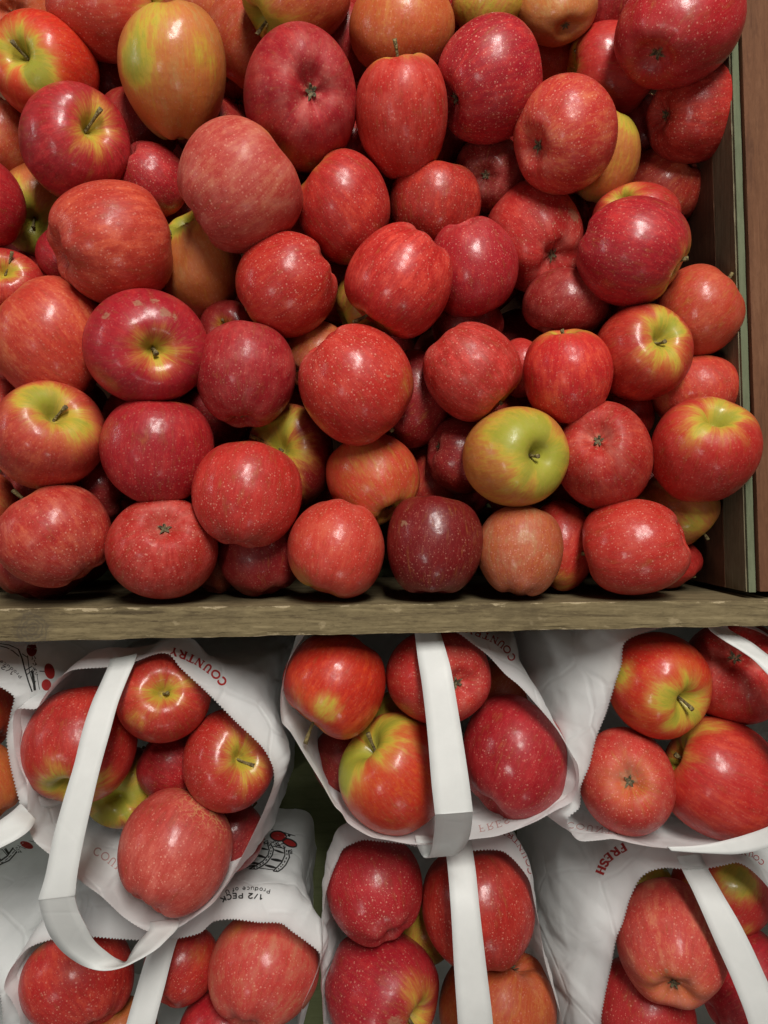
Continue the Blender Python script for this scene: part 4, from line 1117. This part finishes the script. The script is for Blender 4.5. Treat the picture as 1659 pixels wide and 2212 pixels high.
# letters in a box one unit high: list of (polyline, weight); thin and thick strokes, small serifs
G_ = {
 'C': (.72, [(arcpts(.38, .5, .34, .5, 50, 310), 1), ([(.60, .98), (.62, .72)], .5)]),
 'O': (.80, [(arcpts(.40, .5, .36, .48, 0, 360, 18), .95)]),
 'U': (.78, [([(.18, 1), (.18, .35)] + arcpts(.39, .32, .21, .32, 180, 360, 8) + [(.60, .35), (.60, 1)], .9), ([(.04, 1), (.32, 1)], .45), ([(.48, 1), (.72, 1)], .45)]),
 'N': (.84, [([(.16, 0), (.16, 1)], .55), ([(.14, 1), (.66, 0)], 1.1), ([(.66, 0), (.66, 1)], .55), ([(.03, 0), (.3, 0)], .45), ([(.52, 1), (.8, 1)], .45), ([(.0, 1), (.2, 1)], .45)]),
 'T': (.70, [([(.34, 0), (.34, 1)], 1.1), ([(.02, 1), (.66, 1)], .6), ([(.03, 1), (.03, .8)], .45), ([(.65, 1), (.65, .8)], .45), ([(.2, 0), (.48, 0)], .45)]),
 'R': (.78, [([(.16, 0), (.16, 1)], 1.1), ([(.16, .97), (.4, .97)] + arcpts(.4, .74, .2, .23, 90, -90, 8) + [(.16, .5)], .8), ([(.34, .5), (.7, 0)], 1), ([(.03, 0), (.3, 0)], .45), ([(.03, 1), (.2, 1)], .45), ([(.6, 0), (.78, 0)], .45)]),
 'Y': (.76, [([(.36, 0), (.36, .48)], 1), ([(.36, .48), (.08, 1)], 1), ([(.36, .48), (.64, 1)], .6), ([(0, 1), (.2, 1)], .45), ([(.54, 1), (.74, 1)], .45), ([(.24, 0), (.48, 0)], .45)]),
 'F': (.66, [([(.16, 0), (.16, 1)], 1.15), ([(.03, 1), (.58, 1)], .6), ([(.16, .52), (.44, .52)], .6), ([(.58, 1), (.58, .78)], .5), ([(.44, .64), (.44, .40)], .45), ([(.03, 0), (.32, 0)], .45)]),
 'E': (.68, [([(.16, 0), (.16, 1)], 1.15), ([(.03, 1), (.58, 1)], .6), ([(.16, .52), (.44, .52)], .6), ([(.03, 0), (.6, 0)], .6), ([(.58, 1), (.58, .78)], .5), ([(.6, 0), (.6, .22)], .5), ([(.44, .64), (.44, .40)], .45)]),
 'S': (.62, [(arcpts(.30, .74, .22, .25, 20, 250, 9) + arcpts(.30, .25, .24, .25, 80, -160, 9), 1), ([(.52, .98), (.52, .76)], .45), ([(.05, .02), (.05, .26)], .45)]),
 'H': (.86, [([(.18, 0), (.18, 1)], 1.1), ([(.66, 0), (.66, 1)], 1.1), ([(.18, .5), (.66, .5)], .55), ([(.04, 0), (.32, 0)], .45), ([(.04, 1), (.32, 1)], .45), ([(.52, 0), (.8, 0)], .45), ([(.52, 1), (.8, 1)], .45)]),
 # plain letters
 '1': (.5, [([(.08, .74), (.28, 1), (.28, 0)], 1)]),
 '/': (.5, [([(.05, 0), (.42, 1)], .9)]),
 '2': (.66, [(arcpts(.31, .70, .24, .28, 170, -30, 9) + [(.06, 0.03), (.58, 0.03)], 1)]),
 'P': (.66, [([(.10, 0), (.10, .97), (.34, .97)] + arcpts(.34, .73, .22, .24, 90, -90, 8) + [(.10, .49)], 1)]),
 'e_cap': (.62, [([(.54, .97), (.10, .97), (.10, .03), (.56, .03)], 1), ([(.10, .52), (.48, .52)], 1)]),
 'c_cap': (.70, [(arcpts(.38, .5, .30, .48, 45, 315), 1)]),
 'K': (.68, [([(.10, 0), (.10, 1)], 1), ([(.58, 1), (.10, .42)], 1), ([(.26, .58), (.62, 0)], 1)]),
 'r': (.38, [([(.10, 0), (.10, .66)], 1), ([(.10, .46), (.2, .62), (.36, .66)], 1)]),
 'o': (.62, [(arcpts(.29, .34, .22, .32, 0, 360, 14), 1)]),
 'd': (.62, [(arcpts(.28, .34, .21, .32, 0, 360, 14), 1), ([(.51, 0), (.51, 1)], 1)]),
 'u': (.60, [([(.08, .68), (.08, .25)] + arcpts(.28, .24, .20, .22, 180, 360, 6) + [(.48, .68), (.48, 0)], 1)]),
 'c': (.56, [(arcpts(.29, .34, .21, .32, 45, 315, 10), 1)]),
 'e': (.62, [(arcpts(.29, .34, .22, .32, 0, 315, 12), 1), ([(.07, .36), (.51, .36)], .8)]),
 'f': (.36, [([(.14, 0), (.14, .8), (.22, .96), (.36, .97)], 1), ([(.0, .64), (.32, .64)], .9)]),
 'u_cap': (.72, [([(.10, 1), (.10, .35)] + arcpts(.34, .32, .24, .30, 180, 360, 8) + [(.58, .35), (.58, 1)], 1)]),
 ' ': (.34, []),
}
def write(pr, glyphs, baseline, height, weight=.13, flip=False, stretch=1.0, fit=True):
    """letters set along a baseline (picture positions, in reading order)"""
    P = [np.array(p, float) for p in baseline]
    seg = [np.linalg.norm(b - a) for a, b in zip(P, P[1:])]
    tot = sum(seg)
    adv = [G_[g][0] for g in glyphs]
    k = tot / (sum(adv) + .12 * len(glyphs)) if fit else height * stretch
    def at(s_):
        s_ = min(max(s_, 0), tot)
        for (a, b), l in zip(zip(P, P[1:]), seg):
            if s_ <= l + 1e-9:
                t = (b - a) / l
                return a + t * s_, t
            s_ -= l
        t = (P[-1] - P[-2]) / seg[-1]
        return P[-1], t
    s_ = 0
    for g in glyphs:
        wdt, strokes = G_[g]
        o, t = at(s_ + k * wdt / 2)
        up = np.array([t[1], -t[0]]) * (-1 if flip else 1)     # picture y runs down
        for path, wt in strokes:
            q = [tuple(o + t * (x - wdt / 2) * k + up * y * height) for x, y in path]
            pr.stroke(q, weight * height * wt, step=max(1.2, height * .12))
        s_ += k * (wdt + .12)

def zr(pts, ox, oy, s_):
    return [(ox + x * s_, oy + y * s_) for x, y in pts]

z1 = lambda p: zr(p, 0, 1344, .3638)
z2 = lambda p: zr(p, 548.6, 1344, .3638)
z4 = lambda p: zr(p, 0, 1745.6, .3638)
z6 = lambda p: zr(p, 1055.5, 1745.6, .3638)
zB = lambda p: zr(p, 466.3, 1728, .13227)
zF = lambda p: zr(p, 1069.7, 1728, .18186)
zG = lambda p: zr(p, 0, 1360.5, .0992)
zH = lambda p: zr(p, 0, 1755.5, .0992)

pr = Print('A'); write(pr, list('COUNTRY'), z1([(1350, 352), (1302, 298), (1242, 252), (1182, 212), (1110, 178), (1050, 158), (1005, 145)]), 16, .26); pr.build('lettering', INK_R)
pr = Print('A'); write(pr, list('COUNTRY'), z4([(572, 228), (640, 268), (690, 306), (740, 345), (790, 385), (840, 420), (880, 445)]), 17, .16, flip=True); pr.build('lettering', INK_SHOW)
pr = Print('B'); write(pr, list('COUNTRY'), z2([(1556, 215), (1512, 140), (1455, 95), (1390, 65), (1320, 40), (1260, 20)]), 14, .22); pr.build('lettering', INK_R)
pr = Print('B'); write(pr, list('FRESH'), z2([(1330, 1208), (1390, 1196), (1450, 1178), (1510, 1150), (1560, 1110)]), 14, .15, flip=True); pr.build('lettering', INK_SHOW)
pr = Print('C'); write(pr, list('COUNTRY'), z6([(470, 82), (560, 96), (640, 108), (720, 118), (800, 122), (860, 124)]), 12, .16, flip=True); pr.build('lettering', INK_SHOW)
pr = Print('E'); write(pr, list('COUNTRY'), zF([(446, 872), (418, 740), (350, 600), (275, 480), (190, 405), (110, 370), (40, 350)]), 9, .2); pr.build('lettering', INK_R)
pr = Print('F'); write(pr, list('FRESH'), zF([(1525, 508), (1400, 580), (1305, 655), (1240, 745), (1185, 880)]), 17, .28); pr.build('lettering', INK_R)
pr = Print('F'); write(pr, list('COUNTRY'), z6([(1640, 320), (1600, 285), (1565, 262), (1500, 245), (1440, 235), (1380, 230)]), 10, .18); pr.build('lettering', INK_R)

# the apple barrel drawing on bag D, upside down as the bag stands
pr = Print('D', .0003)
for x, y, rx, ry, rot in ((1020, 590, 132, 80, 8), (1205, 700, 122, 56, 22), (630, 655, 66, 54, -30)):
    (cx, cy), = zB([(x, y)]); pr.blob(cx, cy, rx * .13227, ry * .13227, rot)
pr.build('apple_print', INK_R)
pr = Print('D', .0005)
def ln(pts, wz, taper=False): pr.stroke(zB(pts), wz * .13227 * 1.5, taper, 2.0)
for x, y, rx, ry, rot in ((1020, 590, 132, 80, 8), (1205, 700, 122, 56, 22)):
    ca, sa = math.cos(math.radians(rot)), math.sin(math.radians(rot))
    ln([(x + rx * math.cos(a) * ca - ry * math.sin(a) * sa, y + rx * math.cos(a) * sa + ry * math.sin(a) * ca) for a in np.linspace(0, 6.283, 30)], 15)
for lft, rgt in (([(845, 715), (872, 820), (852, 900), (765, 1000), (650, 1075), (540, 1125)], [(888, 708), (942, 800), (922, 900), (835, 1020), (745, 1085), (660, 1130)]),
                 ([(1115, 780), (1128, 900), (1075, 1020), (1010, 1090), (935, 1160)], [(1185, 820), (1202, 940), (1142, 1060), (1080, 1125), (1010, 1170)]),
                 ([(570, 740), (522, 850), (440, 970), (360, 1075)], [(600, 762), (562, 880), (490, 975), (400, 1065)])):
    ln(lft, 14); ln(rgt, 14); ln([lft[-1], rgt[-1]], 12)
    for i in range(len(lft) - 1):
        a = ((lft[i][0] + rgt[i][0]) / 2, (lft[i][1] + rgt[i][1]) / 2); b = ((lft[i + 1][0] + rgt[i + 1][0]) / 2, (lft[i + 1][1] + rgt[i + 1][1]) / 2)
        for f in (.15, .6):
            ln([(a[0] + (b[0] - a[0]) * f, a[1] + (b[1] - a[1]) * f), (a[0] + (b[0] - a[0]) * (f + .25), a[1] + (b[1] - a[1]) * (f + .25))], 13)
ln([(600, 775), (720, 785), (855, 812)], 24, True); ln([(945, 812), (1110, 868)], 22, True)
ln([(560, 905), (690, 905), (820, 945)], 30, True); ln([(900, 965), (1090, 1000)], 30, True)
ln([(440, 1050), (580, 1028), (725, 1040)], 28, True); ln([(800, 1062), (990, 1112)], 28, True)
ln([(300, 1182), (450, 1112), (640, 1072)], 9); ln([(700, 1112), (950, 1142)], 9); ln([(420, 1085), (640, 1065)], 8)
ln([(600, 740), (700, 700), (790, 700), (860, 722)], 10); ln([(930, 755), (1110, 790)], 10)
rq = random.Random(5)
for i in range(46):
    f = rq.random()
    x, y = 690 + f * 420, 655 + f * 95 + rq.uniform(-34, 30)
    a = rq.uniform(-.6, 1.2); l = rq.uniform(18, 46)
    ln([(x, y), (x + l * .5, y + 12 * rq.uniform(-1, 1)), (x + l * math.cos(a), y + l * math.sin(a))], 8)
for i in range(12):
    x, y = 1180 + rq.uniform(0, 55), 800 + rq.uniform(0, 80)
    ln([(x, y), (x + rq.uniform(5, 30), y + rq.uniform(-20, 25))], 9)
ln([(790, 468), (880, 475), (945, 490)], 9, True); ln([(1100, 525), (1190, 560), (1300, 588)], 12, True); ln([(1175, 570), (1215, 590)], 24); ln([(1000, 655), (960, 690)], 8)
pr.build('barrel_print', INK_K)
pr = Print('D')
write(pr, ['P', 'r', 'o', 'd', 'u', 'c', 'e', ' ', 'o', 'f', ' ', 'u_cap'], zB([(895, 1462), (760, 1436), (600, 1418), (390, 1420), (250, 1440), (130, 1490)]), 9.0, .19)
write(pr, ['1', '/', '2', ' ', 'P', 'e_cap', 'c_cap', 'K'], zB([(772, 1545), (620, 1528), (460, 1520), (280, 1525), (160, 1555), (50, 1610)]), 11.0, .26)
pr.build('lettering', INK_K)

# far left bag: small print and drawing, in shade
pr = Print('G', .0003)
for x, y, rx, ry, rot in ((1080, 900, 110, 175, -15), (1010, 1200, 105, 125, 0), (690, 430, 115, 150, 0)):
    (cx, cy), = zG([(x, y)]); pr.blob(cx, cy, rx * .0992, ry * .0992, rot)
pr.build('apple_print', INK_R)
pr = Print('G', .0005)
def lg(pts, wz, taper=False): pr.stroke(zG(pts), wz * .0992 * 1.4, taper, 2.0)
lg([(400, 420), (480, 620), (540, 860), (620, 1130), (700, 1350)], 22); lg([(0, 350), (150, 390), (280, 460), (420, 580)], 16); lg([(0, 300), (200, 330), (400, 420)], 14)
lg([(600, 560), (640, 900), (760, 1300)], 14); lg([(700, 900), (740, 1150), (760, 1320)], 40); lg([(560, 880), (700, 790)], 14); lg([(590, 970), (720, 870)], 14); lg([(480, 520), (600, 600)], 14)
for i in range(26):
    f = rq.random(); x, y = 720 + f * 60 + rq.uniform(-40, 50), 560 + f * 620
    lg([(x, y), (x + rq.uniform(-35, 35), y + rq.uniform(20, 55))], 10)
lg([(860, 900), (970, 905)], 14); lg([(800, 960), (860, 1300)], 9)
write(pr, ['1', '/', '2'], zG([(310, 925), (180, 838), (30, 752)]), 8.0, .2)
write(pr, ['P', 'r', 'o', 'd', 'u', 'c', 'e'], zG([(490, 1015), (400, 930), (290, 840), (150, 735), (0, 640)]), 7.0, .16)
pr.build('barrel_print', INK_K)

# bag at the lower left edge
pr = Print('H', .0003)
(cx, cy), = zH([(580, 705)]); pr.blob(cx, cy, 15, 7, 22); pr.build('apple_print', INK_R)
pr = Print('H', .0005)
def lh(pts, wz, taper=False): pr.stroke(zH(pts), wz * .0992, taper, 2.0)
lh([(-200, 1110), (0, 1055), (150, 950), (290, 760)], 32); lh([(-200, 1190), (0, 1130), (200, 1040), (370, 850)], 26)
for a, b in (((20, 1090), (75, 1080)), ((110, 1040), (170, 995)), ((185, 975), (250, 920)), ((265, 890), (320, 830))): lh([a, b], 16)
lh([(110, 780), (190, 900)], 52); lh([(50, 800), (150, 920)], 16); lh([(260, 770), (370, 850)], 14); lh([(-100, 900), (20, 1040)], 30)
for i in range(16):
    x, y = rq.uniform(330, 450), rq.uniform(740, 900)
    lh([(x, y), (x + rq.uniform(-10, 40), y + rq.uniform(10, 45))], 12)
lh([(620, 610), (830, 660)], 10, True); lh([(380, 710), (560, 790)], 10)
pr.build('barrel_print', INK_K)
